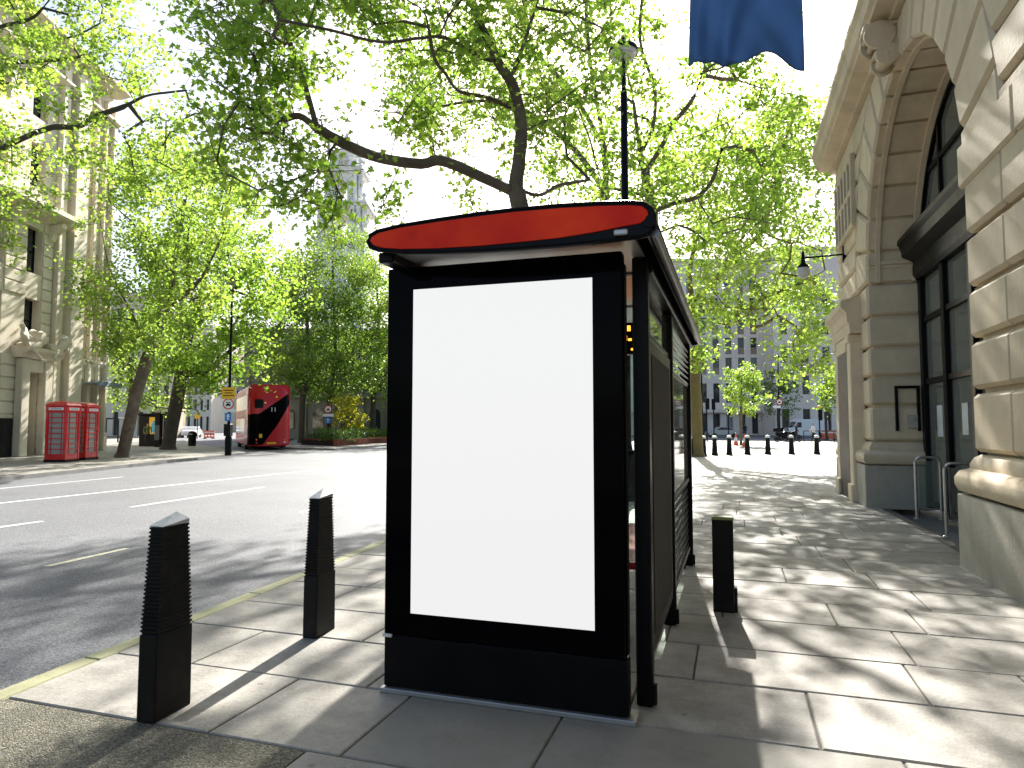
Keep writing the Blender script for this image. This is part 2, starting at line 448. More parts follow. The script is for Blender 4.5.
def slab(x0, x1, y0, y1, z=0.0, skew=None):
    """paving stone with worn top edges, 4-corner list may replace the rectangle"""
    c = skew or [(x0, y0), (x1, y0), (x1, y1), (x0, y1)]
    a = offset_poly(c, 0.006); b = offset_poly(c, 0.013)
    mb = MB()
    mb.loft([[(p[0], p[1], -0.03) for p in a], [(p[0], p[1], z - 0.006) for p in a], [(p[0], p[1], z) for p in b]], cap0=False)
    return mb
rng = random.Random(4)
AGG_X, AGG_Y = -1.97, 2.86
rows = [AGG_Y + .74 * k for k in range(-7, 17)]
rows = [r + rng.uniform(-.05, .05) if i != 7 else r for i, r in enumerate(rows)]
far_row = rows[-1]
for k in range(len(rows) - 1):
    y0, y1 = rows[k], rows[k + 1]
    xl0, xl1 = xk(y0) + .15, xk(y1) + .15
    x = xl0 if k >= 7 else AGG_X
    first = True
    while x < XW + .2:
        w = rng.uniform(0.6, 1.3) if rng.random() < .75 else rng.uniform(1.2, 1.7)
        x1 = x + w
        if x1 > XW - .35: x1 = XW + .25
        xx0b = x; xx0t = xl1 if (first and k >= 7) else x
        sk = [(xx0b, y0), (x1, y0), (x1, y1), (xx0t, y1)]
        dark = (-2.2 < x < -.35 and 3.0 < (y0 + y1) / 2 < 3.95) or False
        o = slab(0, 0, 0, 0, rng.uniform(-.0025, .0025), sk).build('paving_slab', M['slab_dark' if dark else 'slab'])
        o.parent = pavement
        x = x1; first = False
fs = MB(); y = far_row
while y < 70.5:
    y1 = y + rng.uniform(.66, .8)
    x = xk(y) + .15; xe = XW + .2 if y1 < YB else 33.8
    while x < xe:
        x1 = min(x + rng.uniform(.7, 1.3), xe)
        if xe - x1 < .3: x1 = xe
        zz = rng.uniform(-.002, .002)
        fs.add([(x + .006, y + .006, zz), (x1 - .006, y + .006, zz), (x1 - .006, y1 - .006, zz), (x + .006, y1 - .006, zz)], [(0, 1, 2, 3)])
        x = x1
    y = y1
far_pav = fs.build('far_paving', M['slab'], pavement); tag(far_pav, kind='stuff')
ag = MB(); ag.prism([(xk(-11) + .15, -11), (AGG_X, -11), (AGG_X, AGG_Y - .012), (xk(AGG_Y) + .15, AGG_Y - .012)], 'z', -0.05, -0.001)
ag.build('aggregate_panel', M['aggregate'], pavement)

kerb = MB(); kerb.prism([(xk(-12) + .02, -12), (xk(-12) + .13, -12), (xk(71) + .13, 71), (xk(71) + .02, 71)], 'z', -0.118, -0.03)
kerb = tag(kerb.build('kerb', M['bedding']), kind='structure')
y = -10.0
while y < 70:
    L_ = .9
    q = [(xk(y), y + .004), (xk(y) + .15, y + .004), (xk(y + L_) + .15, y + L_ - .004), (xk(y + L_), y + L_ - .004)]
    mb = MB(); b = offset_poly(q, .012); zt = rng.uniform(-.002, .003)
    mb.loft([[(p[0], p[1], -0.119) for p in q], [(p[0], p[1], zt - .014) for p in q], [(p[0], p[1], zt) for p in b]], cap0=False)
    mb.build('kerb_stone', M['kerb'], kerb)
    y += L_

def road_mark(name, a, b, w, mat):
    a, b = Vector(a[:2]), Vector(b[:2]); d = (b - a).normalized(); n = Vector((-d.y, d.x)) * w / 2
    return sheet(name, [a + n, a - n, b - n, b + n], -0.116, mat)
road_mark('long_white_line', (-15.12, -4), (-14.9, 19), .13, M['white_paint'])
road_mark('long_white_line', (-14.9, 19), (-14.5, 33), .13, M['white_paint'])
for a, b in [((-11.72, 10.8), (-12.1, 15.4)), ((-11.5, 3.6), (-11.46, 8.75)), ((-12.6, 20), (-13.0, 24.5)), ((-11.6, -3), (-11.5, .5))]:
    road_mark('lane_dash', a, b, .12, M['white_paint'])
for a, b in [((-7.76, 6.0), (-7.85, 7.2)), ((-7.95, 11.2), (-8.1, 13.6))]:
    road_mark('yellow_dash', a, b, .10, M['yellow_paint'])
road_mark('edge_line', (-18.1, 9), (-18.8, 17), .1, M['white_paint'])
road_mark('gutter_line', (xk(-8) - .22, -8), (xk(30) - .22, 30), .055, M['yellow_paint'])

# pavement across the road
K0, K1 = G(0, 477), G(243, 452.5)
kd = (K1 - K0) / np.linalg.norm(K1 - K0)
Kb = K0 - kd * 40
far_edge = [Kb, K0, K1] + [G(u, v) for u, v in ((222, 448), (196, 444.2), (182, 440.5), (160, 437.0))]
back = [G(-30, 437.0), Kb + np.array([-30, 0, 0])]
fp = MB(); fp.prism([(p[0], p[1]) for p in far_edge + back], 'z', -0.118, 0.0)
far_pavement = tag(fp.build('far_pavement', M['slab']), kind='structure')
def kerb_run(name, pts, w=.16, mat='kerb_far'):
    mb = MB()
    for a, b in zip(pts[:-1], pts[1:]):
        a2, b2 = Vector(a[:2]), Vector(b[:2]); d = (b2 - a2).normalized(); n = Vector((d.y, -d.x)) * w
        mb.prism([tuple(a2), tuple(b2), tuple(b2 + n), tuple(a2 + n)], 'z', -0.117, 0.006)
    o = mb.build(name, M[mat]); tag(o, kind='structure'); return o
kerb_run('far_kerb', far_edge)

isl = [G(u, v) for u, v in ((279, 447.2), (335, 448.5), (420, 442.0), (470, 438.5), (470, 434.5), (300, 436.5))]
im = MB(); im.prism([(p[0], p[1]) for p in isl], 'z', -0.118, 0.0)
tag(im.build('traffic_island', M['slab']), kind='structure')

# ------------------------------------------------------------------ stone building on the right
bld = wempty('stone_building', (2.9, 8.6, 0), 'rusticated cream stone building with a deep arched window bay', 'building')
XF, XR = 2.5, 3.45                          # wall face, window plane
YC, ZS, RA, RO = 11.5, 4.28, 2.9, 4.05      # arch centre, springing, intrados, outer ring
YN, YFAR = YC - RA, YC + RA
def wall_block(poly, x0=XF, x1=XF + .14, gap=.022, ch=.042, mat='limestone', name='stone_block', parent=None):
    zl, zh = min(p[1] for p in poly), max(p[1] for p in poly); ym = sum(p[0] for p in poly) / len(poly)
    def ins(gy, gz): return [(p[0] + (gy if p[0] < ym else -gy), p[1] + (gz if p[1] - zl < zh - p[1] else -gz)) for p in poly]
    a = ins(.002, .028); b = ins(.007, .028 + .045)
    mb = MB()
    mb.loft([[(x1, p[0], p[1]) for p in a], [(x0 + .05, p[0], p[1]) for p in a], [(x0, p[0], p[1]) for p in b]])
    return wbuild(mb, name, M[mat], parent or bld)
TOP = 7.76
courses = [1.235, 1.915, 2.478, 3.045, 3.64, ZS] + [ZS + .564 * k for k in range(1, 7)]
courses = [c for c in courses if c < TOP - .3] + [TOP]
core = MB()
core.box(XF + .1, XR - .02, -8, YN - .09, .0, TOP)
core.box(XF + .1, XR - .02, YFAR + .09, YB, .0, TOP)
arc = [(YC - (RA + .06) * math.cos(t), ZS + (RA + .06) * math.sin(t)) for t in np.linspace(0, math.pi, 25)]
core.prism(arc + [(YFAR + .05, TOP), (YN - .05, TOP)], 'x', XF + .07, XR - .02)
core.box(XR + .3, XR + .34, -8, YB, 0, TOP + .5)
core.box(XF + .3, 9.0, -8, YB, TOP + .02, TOP + .5)
wbuild(core, 'wall_core', M['limestone'], bld)
def xring(z):
    t = RO * RO - (z - ZS) ** 2
    return math.sqrt(t) if z > ZS and t > 0 else (RO if z <= ZS else 0)
rb = random.Random(11)
for k in range(len(courses) - 1):
    z0, z1 = courses[k], courses[k + 1]
    if z0 < ZS - .1:
        z1c = z1
        mb = MB(); mb.cbox(XF, XR, YN - 1.1, YN, z0 + .028, z1c - .028, .042); wbuild(mb, 'corner_block', M['limestone'], bld)
        mb = MB(); mb.cbox(XF, XR, YFAR, YFAR + .7, z0 + .028, z1c - .028, .042); wbuild(mb, 'corner_block', M['limestone'], bld)
        nearend0 = nearend1 = YN - 1.1; far0 = far1 = YFAR + .7
    else:
        nearend0, nearend1 = YC - xring(z0), YC - xring(z1)
        far0, far1 = YC + xring(z0), YC + xring(z1)
    # near side, running back past the camera
    y = min(nearend0, nearend1); first = True
    ya0, ya1 = nearend0, nearend1
    off = .75 if k % 2 else 0
    while ya0 > -7.5:
        n0 = (min(ya0, ya1) - (1.5 - (off if first else 0)))
        wall_block([(n0, z0), (ya0, z0), (ya1, z1), (n0, z1)])
        ya0 = ya1 = n0; first = False
    ya0, ya1 = far0, far1
    while min(ya0, ya1) < YB - .05:
        n0 = min(YB, max(ya0, ya1) + (1.2 if k % 2 else .8))
        if YB - n0 < .3: n0 = YB
        wall_block([(ya0, z0), (n0, z0), (n0, z1), (ya1, z1)])
        ya0 = ya1 = n0
NV = 15
for i in range(NV):
    t0, t1 = math.pi * i / NV, math.pi * (i + 1) / NV
    tm = (t0 + t1) / 2
    key = i == NV // 2
    g = .011
    inner = [(YC - RA * math.cos(t), ZS + RA * math.sin(t)) for t in (t0 + g, tm, t1 - g)]
    outr = [(YC - RO * math.cos(t), min(TOP - .01, ZS + RO * math.sin(t))) for t in (t1 - g * .7, t0 + g * .7)]
    poly = [inner[0], inner[2], outr[0], outr[1]]
    a = poly; b = offset_poly(poly, .042)
    mb = MB()
    mb.loft([[(XR - .01, p[0], p[1]) for p in a], [(XF + .045, p[0], p[1]) for p in a], [(XF, p[0], p[1]) for p in b]])
    wbuild(mb, 'keystone' if key else 'voussoir', M['limestone'], bld)
# moulded rib inside the arch edge
rib = MB()
for (r0, r1, x0, x1) in ((RA - .05, RA + .02, XF + .16, XF + .24), (RA - .07, RA + .02, XR - .16, XR - .03)):
    ring0 = [(YC - r0 * math.cos(t), ZS + r0 * math.sin(t)) for t in np.linspace(0, math.pi, 33)]
    ring1 = [(YC - r1 * math.cos(t), ZS + r1 * math.sin(t)) for t in np.linspace(math.pi, 0, 33)]
    rib.prism(ring0 + ring1, 'x', x0, x1)
wbuild(rib, 'arch_rib', M['limestone'], bld)
y = YN + .075
while y > -7.5:
    mb = MB(); mb.cbox(XF - .04, (XR - .03) if y > YN else XF + .1, y - 1.58, y - .012, ZS - .085, ZS + .40, .03); wbuild(mb, 'band_block', M['limestone'], bld)
    y -= 1.59
# impost moulding at the springing
for y0, y1 in ((YFAR - .07, YFAR + .2),):
    imp = MB(); imp.cbox(XF + .02, XR - .03, y0, y1, ZS + .34, ZS + .42, .015)
    imp.cbox(XF + .03, XR - .03, y0 + .02, y1 - .02, ZS + .27, ZS + .338, .02)
    wbuild(imp, 'impost', M['limestone'], bld)
# scrolled console on the keystone
con = MB()
prof = []
for s in np.linspace(0, 1, 26):
    z = 7.765 - .52 * s
    prof.append((XF - .44 + .24 * s ** .8 - .05 * math.sin(s * math.pi * 2.0), z))
lo = [(XF - .14 - .13 * math.cos(a) , 7.24 - .13 * math.sin(a)) for a in np.linspace(.2, math.pi - .2, 9)]
con.prism(prof + lo + [(XF + .05, 7.18), (XF + .05, 7.76)], 'y', YC - .17, YC + .17)
for s in (-1, 1):
    y0 = YC + s * .17
    con.lathe([(0.0, y0 - .03 * s), (.17, y0 - .03 * s), (.17, y0 + .035 * s), (.12, y0 + .05 * s), (.06, y0 + .035 * s), (0, y0 + .06 * s)], (XF - .14, 0, 7.24), 18, axis='y')
    con.lathe([(0.0, y0 - .03 * s), (.22, y0 - .03 * s), (.22, y0 + .035 * s), (.15, y0 + .05 * s), (.07, y0 + .035 * s), (0, y0 + .06 * s)], (XF - .24, 0, 7.56), 18, axis='y')
for j in range(4):
    con.tube([(XF - .40 + .2 * (j / 3) + .01, YC - .13 + .26 * q, 7.6 - .4 * (j / 3)) for q in (0, .5, 1)], .05, 8)
con.cbox(XF - .46, XF + .05, YC - .2, YC + .2, 7.68, 7.764, .02)
wbuild(con, 'console', M['limestone'], bld, smooth=True)
# projecting cornice, in lengths
cprof = [(XF + .1, 7.765), (XF - .08, 7.765), (XF - .10, 7.83), (XF - .34, 7.86), (XF - .36, 7.92), (XF - .42, 7.95), (XF - .44, 8.16), (XF - .50, 8.24), (XF - .50, 8.34), (XF + .1, 8.42)]
y = -8.0
while y < 18.1:
    y1 = min(y + 1.62, 18.12)
    mb = MB(); mb.prism(cprof, 'y', y + .004, y1 - .004); wbuild(mb, 'cornice', M['limestone'], bld)
    y = y1
# plinth and torus
tor = [(-.05, .80), (.05, .80), (.13, .83), (.16, .90), (.16, .98), (.12, 1.05), (.04, 1.08), (.04, 1.13), (.005, 1.2), (-.05, 1.235)]
for y0, y1, sgn_ in ((-8, YN, 1), (YFAR, YB, -1)):
    y = y0 - (.1 if sgn_ < 0 else 0); ye_ = y1 + .16
    while y < ye_ - .05:
        n = min(y + 2.1, ye_)
        mb = MB(); mb.cbox(XW, XR - .05, y + .004, n - .004, -.02, .795, .012); wbuild(mb, 'plinth_block', M['plinth'], bld)
        y = n
    pts, fcs = [], []
    for p, z in tor:
        if sgn_ > 0: pts += [(XF - p, y0, z), (XF - p, YN + p, z), (XR - .06, YN + p, z)]
        else: pts += [(XR - .06, YFAR - p, z), (XF - p, YFAR - p, z), (XF - p, y1 + .1, z)]
    for k in range(len(tor) - 1):
        for q in (0, 1): fcs.append((3 * k + q, 3 * k + q + 1, 3 * k + q + 4, 3 * k + q + 3))
    mb = MB(); mb.add(pts, fcs); wbuild(mb, 'torus_moulding', M['limestone'], bld, smooth=True)
# bronze-black window bay inside the arch
bay = MB()
bay.prism([(XR + .02, 4.28), (XR - .12, 4.28), (XR - .16, 4.36), (XR - .16, 4.62), (XR - .34, 4.74), (XR - .36, 4.90), (XR - .42, 4.96), (XR - .42, 5.04), (XR + .02, 5.1)], 'y', YN + .02, YFAR - .02)
wbuild(bay, 'transom_cornice', M['black'], bld)
fr = MB()
for y in (YN + .1, YN + 1.5, YN + 2.9, YN + 4.3, YFAR - .1):
    fr.cbox(XR - .09, XR + .06, y - .09, y + .09, 0.0, 4.277, .012)
for z in (.12, 2.35, 3.5):
    fr.box(XR - .06, XR + .05, YN + .05, YFAR - .05, z - .045, z + .045)
for y in (YC - 1.4, YC, YC + 1.4):
    fr.box(XR - .06, XR + .05, y - .05, y + .05, 5.08, ZS + math.sqrt(RA ** 2 - (y - YC) ** 2) + .03)
for zz in (6.1,):
    h = math.sqrt(RA ** 2 - (zz - ZS) ** 2); fr.box(XR - .055, XR + .045, YC - h, YC + h, zz - .04, zz + .04)
arcs0 = [(YC - (RA + .03) * math.cos(t), ZS + (RA + .03) * math.sin(t)) for t in np.linspace(0.2, math.pi - .2, 29)]
arcs1 = [(YC - (RA - .13) * math.cos(t), ZS + (RA - .13) * math.sin(t)) for t in np.linspace(math.pi - .2, 0.2, 29)]
fr.prism(arcs0 + arcs1, 'x', XR - .07, XR + .06)
wbuild(fr, 'window_frame', M['black'], bld)
for k in range(4):
    y0 = YN + .19 + 1.4 * k if k else YN + .19
    y0 = YN + .1 + 1.4 * k + .09; y1 = y0 + 1.22
    for z0, z1 in ((.17, 2.30), (2.40, 3.45), (3.55, 4.27)):
        mb = MB(); mb.box(XR - .005, XR + .005, y0, min(y1, YFAR - .2), z0, z1); wbuild(mb, 'pane', M['glass_dirty'], bld)
mb = MB(); mb.prism([(YC - (RA - .1) * math.cos(t), ZS + (RA - .1) * math.sin(t)) for t in np.linspace(.25, math.pi - .25, 25)], 'x', XR - .004, XR + .004)
wbuild(mb, 'lunette_pane', M['glass_dirty'], bld)
bk = MB(); bk.box(XR + .28, XR + .296, YN - .5, YFAR + .5, 0, 7.7); wbuild(bk, 'dark_backing', M['interior'], bld)  # dark sheet painted as the unlit room behind the panes
for (y, z, h, w) in ((13.55, 1.35, .55, .16), (13.1, 1.5, .8, .12), (12.2, 1.4, .5, .14)):
    mb = MB(); mb.box(XR - .012, XR - .008, y - w, y + w, z, z + h); wbuild(mb, 'window_notice', M['white_panel'], bld)
# portal at the far end
PX0 = 2.13
ent = MB()
ent.prism([(XF + .06, 3.42), (PX0 + .16, 3.42), (PX0 + .14, 3.62), (PX0 + .11, 3.66), (PX0 + .10, 3.84), (PX0 + .03, 3.92), (PX0, 3.95), (PX0, 4.06), (PX0 + .03, 4.1), (XF + .06, 4.18)], 'y', 15.05, 17.55)
wbuild(ent, 'portal_entablature', M['limestone'], bld)
for y0, y1 in ((15.22, 15.62), (16.98, 17.38)):
    mb = MB(); mb.cbox(PX0 + .17, XF + .06, y0, y1, 0, 3.40, .02); mb.cbox(PX0 + .12, XF + .06, y0 - .04, y1 + .04, 0, .35, .02)
    mb.cbox(PX0 + .13, XF + .06, y0 - .03, y1 + .03, 3.25, 3.415, .02); wbuild(mb, 'pilaster', M['limestone'], bld)
mb = MB(); mb.box(XF - .19, XF - .1, 15.64, 16.96, 0, 3.1); wbuild(mb, 'door', M['black_matt'], bld)
mb = MB(); mb.cbox(XF - .22, XF + .02, 15.625, 16.975, 3.1, 3.41, .02); wbuild(mb, 'door_lintel', M['limestone'], bld)
# barred attic window over the portal
mb = MB(); mb.box(XF - .02, XF - .004, 15.3, 17.5, 5.75, 7.15); wbuild(mb, 'attic_window', M['window'], bld)
mb = MB()
for y in np.linspace(15.3, 17.5, 6): mb.cbox(XF - .09, XF + .02, y - .06, y + .06, 5.7, 7.2, .015)
for z in (5.74, 6.45, 7.16): mb.cbox(XF - .08, XF + .02, 15.25, 17.55, z - .06, z + .06, .015)
wbuild(mb, 'attic_window_bars', M['limestone'], bld)

# framed notice on the far jamb, entry box
nf = wempty('notice_frame', (3.0, YFAR - .05, 1.2), 'black metal notice frame fixed to the stone jamb of the arch', 'notice frame')
yj = YFAR - .002
c0, c1 = PY(894, 386, YFAR), PY(928, 431, YFAR)
mb = MB()
x0, x1, z1, z0 = c0[0], min(c1[0], XR - .12), c0[2], c1[2]
mb.cbox(x0, x0 + .05, yj - .06, yj, z0, z1, .008); mb.cbox(x1 - .05, x1, yj - .06, yj, z0, z1, .008); mb.cbox(x0 + .05, x1 - .05, yj - .06, yj, z1 - .05, z1, .008)
wbuild(mb, 'frame', M['black'], nf)
mb = MB(); mb.cbox(x0 + .2, x0 + .42, yj - .05, yj, z0 + .05, z0 + .3, .01); wbuild(mb, 'entry_panel', M['plinth'], nf)
mb = MB(); mb.cbox(x0 + .26, x0 + .36, yj - .06, yj - .051, z0 + .2, z0 + .24, .002); wbuild(mb, 'button_strip', M['galv'], nf)

# two hoop barriers in front of the bay
for (u, v, lab) in ((917, 519, 'grey steel hoop barrier closer to the notice frame'), (947, 537, 'grey steel hoop barrier closer to the torus-moulded stone pier')):
    p = G(u, v)
    t = wempty('hoop_barrier', (p[0], p[1], 0), lab, 'barrier', 'steel hoops before the arch window')
    y = p[1]; xa, xb = p[0], XR - .22; h = 1.02
    pts = [(xa, y, 0), (xa, y, h - .1)] + [(xa + .1 - .1 * math.cos(a), y, h - .1 + .1 * math.sin(a)) for a in np.linspace(.3, math.pi / 2, 5)] + [(xb - .1 + .1 * math.sin(a), y, h - .1 + .1 * math.cos(a)) for a in np.linspace(0, math.pi / 2, 5)] + [(xb, y, 0)]
    mb = MB(); mb.tube(pts, .022, 10); wbuild(mb, 'hoop', M['steel'], t, smooth=True)
    mb = MB(); mb.tube([(xa, y, .17), (xb, y, .17)], .016, 8); wbuild(mb, 'lower_rail', M['steel'], t, smooth=True)
    mb = MB(); mb.box(xa + .05, xb - .05, y - .005, y + .005, .2, h - .06); wbuild(mb, 'infill_panel', M['glass_dirty'], t)
    for xx in (xa, xb):
        mb = MB(); mb.lathe([(.05, 0), (.05, .012), (.03, .02)], (xx, y, 0), 12); wbuild(mb, 'foot', M['steel'], t)

# lantern on an arm at the building's far corner
wl = wempty('wall_lantern', (XF, 17.2, 5.4), 'small globe lantern on a long dark arm from the stone wall', 'wall lamp')
e = PX(803, 256, 1.75); yl = 17.0
tip = PY(803, 258, yl); root = Vector((XF + .05, yl, tip[2] + .02))
mb = MB(); mb.tube([tuple(root), tuple(tip + np.array([-.05, 0, .0]))], .022, 8); mb.cbox(XF - .03, XF + .05, yl - .08, yl + .08, tip[2] - .16, tip[2] + .2, .01); wbuild(mb, 'arm', M['black'], wl)
mb = MB(); mb.lathe([(.0, .18), (.03, .14), (.04, 0), (.05, -.12), (.13, -.2), (.14, -.24)], tuple(tip), 14); wbuild(mb, 'cap', M['black'], wl, smooth=True)
mb = MB(); mb.lathe([(.135, -.24), (.15, -.32), (.13, -.42), (.06, -.48), (.0, -.49)], tuple(tip), 14); wbuild(mb, 'globe', M['white_panel'], wl, smooth=True)

# flag on a pole above the cornice
fl = wempty('flag', (1.3, 10.0, 8.4), 'dark blue cloth flag hanging from a pole above the arch', 'flag')
mb = MB(); mb.tube([(2.6, 10.0, 8.1), (-.9, 10.0, 10.0)], [.045, .03], 10); mb.lathe([(0, .1), (.06, .05), (.06, -.03), (0, -.08)], (-.93, 10.0, 10.02), 10); wbuild(mb, 'flagpole', M['black'], fl, smooth=True)
fm, nt, p, out = new_mat('flag_cloth')
Nn, Ll = nt.nodes.new, nt.links.new
p.inputs['Base Color'].default_value = (0.045, 0.075, 0.14, 1); p.inputs['Roughness'].default_value = .6
trn = Nn('ShaderNodeBsdfTranslucent'); trn.inputs['Color'].default_value = (0.12, 0.21, 0.36, 1)
mxn = Nn('ShaderNodeMixShader'); mxn.inputs['Fac'].default_value = .5
Ll(p.outputs['BSDF'], mxn.inputs[1]); Ll(trn.outputs['BSDF'], mxn.inputs[2]); Ll(mxn.outputs['Shader'], out.inputs['Surface'])
M['flag'] = fm
NU, NW = 60, 60
vs, fsx = [], []
bl, br = PY(689, 69, 10.0), PY(806, 66, 10.0)
for j in range(NW + 1):
    for i in range(NU + 1):
        s, t = i / NU, j / NW                    # s across from building side outwards, t downwards
        xt = br[0] + .02 + (bl[0] - br[0]) * (s * .93 + .03); zt = 8.1 + (2.6 - xt) * (10.0 - 8.1) / 3.5
        xb_ = br[0] + (bl[0] - br[0]) * s
        zb = br[2] + (bl[2] - br[2]) * s + .13 * math.sin(math.pi * min(1, s * 1.05)) - (.02 if s > .95 else 0)
        x = xt + (xb_ - xt) * t; z = zt + (zb - zt) * t
        fold = .13 * math.sin(10 * s + 2.2 * t + .8 * math.sin(5 * t)) * (.35 + .65 * t) + .034 * math.sin(27 * s - 9 * t + 2.5 * math.sin(5 * s + 2 * t)) * (.4 + .6 * t) + .035 * math.sin(14 * (s * .6 + t) + 3 * s)
        vs.append((x, 10.0 + fold, z))
for j in range(NW):
    for i in range(NU):
        a = j * (NU + 1) + i; fsx.append((a, a + 1, a + NU + 2, a + NU + 1))
mb = MB(); mb.add(vs, fsx); o = wbuild(mb, 'cloth', M['flag'], fl, smooth=True)
so = o.modifiers.new('thick', 'SOLIDIFY'); so.thickness = .003

# ------------------------------------------------------------------ bus shelter
M['dull_metal'] = pm('dull_metal', (.2, .2, .2), .35, .1, 6, metal=.7)
sh = wempty('bus_shelter', (-1.2, 5.6, 0), 'black bus shelter with red roof fascia and blank white lit advertising screen', 'bus shelter')
YP = 3.62
pxl, pxr = -1.977, -.556
mb = MB(); mb.cbox(pxl, pxr, YP, YP + .085, .3205, 2.497, .008); panel = wbuild(mb, 'advert_panel', M['black_gloss'], sh)
mb = MB(); mb.box(-1.803, -.720, YP - .003, YP + .01, .459, 2.360); wbuild(mb, 'screen', M['screen'], panel)
mb = MB(); mb.cbox(pxr + .001, pxr + .012, YP + .03, YP + .08, .34, 2.43, .004); wbuild(mb, 'side_trim', M['black'], panel)
mb = MB(); mb.cbox(pxl + .005, pxr + .012, YP - .004, YP + .09, .03, .318, .006); wbuild(mb, 'panel_base', M['black'], sh)
mb = MB(); mb.cbox(pxl - .01, pxr + .055, YP - .03, YP + .13, .0, .027, .004); wbuild(mb, 'base_plate', M['galv'], sh)
mb = MB(); mb.cbox(pxl - .004, pxl + .055, YP - .012, YP + .06, .312, .33, .002); wbuild(mb, 'latch', M['white_panel'], sh)
# roof
YR0, YR1 = 3.30, 8.15
def rp(pts, y): return [(PY(u, v, y)[0], PY(u, v, y)[2]) for u, v in pts]
top_px = [(367.5, 241), (369.5, 235.5), (377, 231), (400, 225.5), (440, 219), (480, 213.3), (512, 209.5), (560, 205.2), (600, 203), (630, 202), (644, 203.2), (651, 208), (654.5, 216)]
bot_px = [(654, 226), (649, 233.5), (640, 236), (600, 241), (560, 245), (520, 248), (480, 250.5), (440, 251.8), (400, 251.8), (378, 250), (370, 247)]
outer = rp(top_px + bot_px, YR0)
red_px = [(370.5, 241), (372.5, 237), (379, 233.2), (400, 228), (440, 221.8), (480, 216.3), (512, 212.4), (560, 208.3), (600, 206.2), (630, 205.4), (642, 206.4), (647, 210.5), (648, 215), (645.5, 220), (640, 223.5), (595, 232.3), (560, 238), (520, 242.3), (480, 246), (438, 248.6), (400, 249.2), (382, 248), (374, 245.5)]
for yy, nm in ((YR0, 1), (YR1 - .06, 0)):
    mb = MB(); mb.prism(outer, 'y', yy, yy + .06); wbuild(mb, 'end_frame', M['black'], sh)
redm, nt, p, out = new_mat('red_fascia')
p.inputs['Base Color'].default_value = (0.72, 0.035, 0.006, 1); p.inputs['Roughness'].default_value = .3; p.inputs['Specular IOR Level'].default_value = .12
nzz = nt.nodes.new('ShaderNodeTexNoise'); nzz.inputs['Scale'].default_value = 3; nzz.inputs['Detail'].default_value = 6
tcz = nt.nodes.new('ShaderNodeTexCoord'); nt.links.new(tcz.outputs['Object'], nzz.inputs['Vector'])
crz = nt.nodes.new('ShaderNodeValToRGB'); crz.color_ramp.elements[0].position = .3; crz.color_ramp.elements[0].color = (.66, .018, .004, 1)
crz.color_ramp.elements[1].position = .7; crz.color_ramp.elements[1].color = (.92, .055, .008, 1)
nt.links.new(nzz.outputs['Fac'], crz.inputs['Fac']); nt.links.new(crz.outputs['Color'], p.inputs['Base Color'])
mb = MB(); redp = rp(red_px, YR0)
mb.loft([[(q[0], YR0 + .01, q[1]) for q in redp], [(q[0], YR0 - .004, q[1]) for q in redp], [(q[0] * .985 - .0166, YR0 - .009, q[1] * .985 + .038) for q in redp]], cap0=False)
wbuild(mb, 'red_fascia', redm, sh)
mb = MB(); mb.tube([(q[0], YR0 + .004, q[1]) for q in outer + outer[:1]], .011, 8); wbuild(mb, 'fascia_rim', M['black'], sh, smooth=True)
topo = rp(top_px, YR0)
mb = MB(); mb.prism(topo + [(a, b - .022) for a, b in reversed(topo)], 'y', YR0 + .06, YR1 - .06); wbuild(mb, 'roof_shell', M['black'], sh, smooth=True)
mb = MB(); mb.box(-1.80, -.47, YR0 + .065, YR1 - .07, 2.522, 2.54); wbuild(mb, 'ceiling', M['galv'], sh)
for y in (4.3, 5.5, 6.7):
    mb = MB(); mb.box(-1.78, -.5, y - .02, y + .02, 2.512, 2.521); wbuild(mb, 'ceiling_joint', M['grey'], sh)
xg = outer[12][0]
mb = MB(); mb.lathe([(.0, YR0 - .006), (.03, YR0 - .006), (.038, YR0 + .02), (.038, YR1 - .02), (.03, YR1 + .012), (0, YR1 + .012)], (-.372, 0, 2.545), 16, axis='y'); wbuild(mb, 'gutter', M['black'], sh, smooth=True)
mb = MB(); mb.tube([(-.348, YR0 + .05, 2.50), (-.348, YR1 - .05, 2.50)], .022, 10); wbuild(mb, 'drip_rail', M['dull_metal'], sh, smooth=True)
mb = MB(); mb.cbox(-1.90, -1.80, YR0 + .06, YR1 - .06, 2.47, 2.53, .01); wbuild(mb, 'front_beam', M['black'], sh)
mb = MB(); mb.cbox(-.53, -.43, YR0 + .66, YR1 - .065, 2.44, 2.50, .01); wbuild(mb, 'rear_beam', M['black'], sh)
mb = MB(); q = PY(621, 233, YR0); mb.cbox(q[0] - .035, q[0] + .035, YR0 - .018, YR0 + .0, q[2] - .014, q[2] + .016, .006); wbuild(mb, 'maker_badge', M['galv'], sh)
for y in (3.86, 5.46, 7.80):
    mb = MB(); mb.cbox(-.515, -.425, y, y + .09, .0, 2.515 if y < 4 else 2.438, .008); mb.cbox(-.50, -.44, y + .092, y + .115, .3, 2.40, .004); wbuild(mb, 'post', M['black'], sh)
    mb = MB(); mb.cbox(-.425 + .001, -.405, y + .01, y + .05, .01, .12, .004); wbuild(mb, 'post_bracket', M['black_matt'], sh)
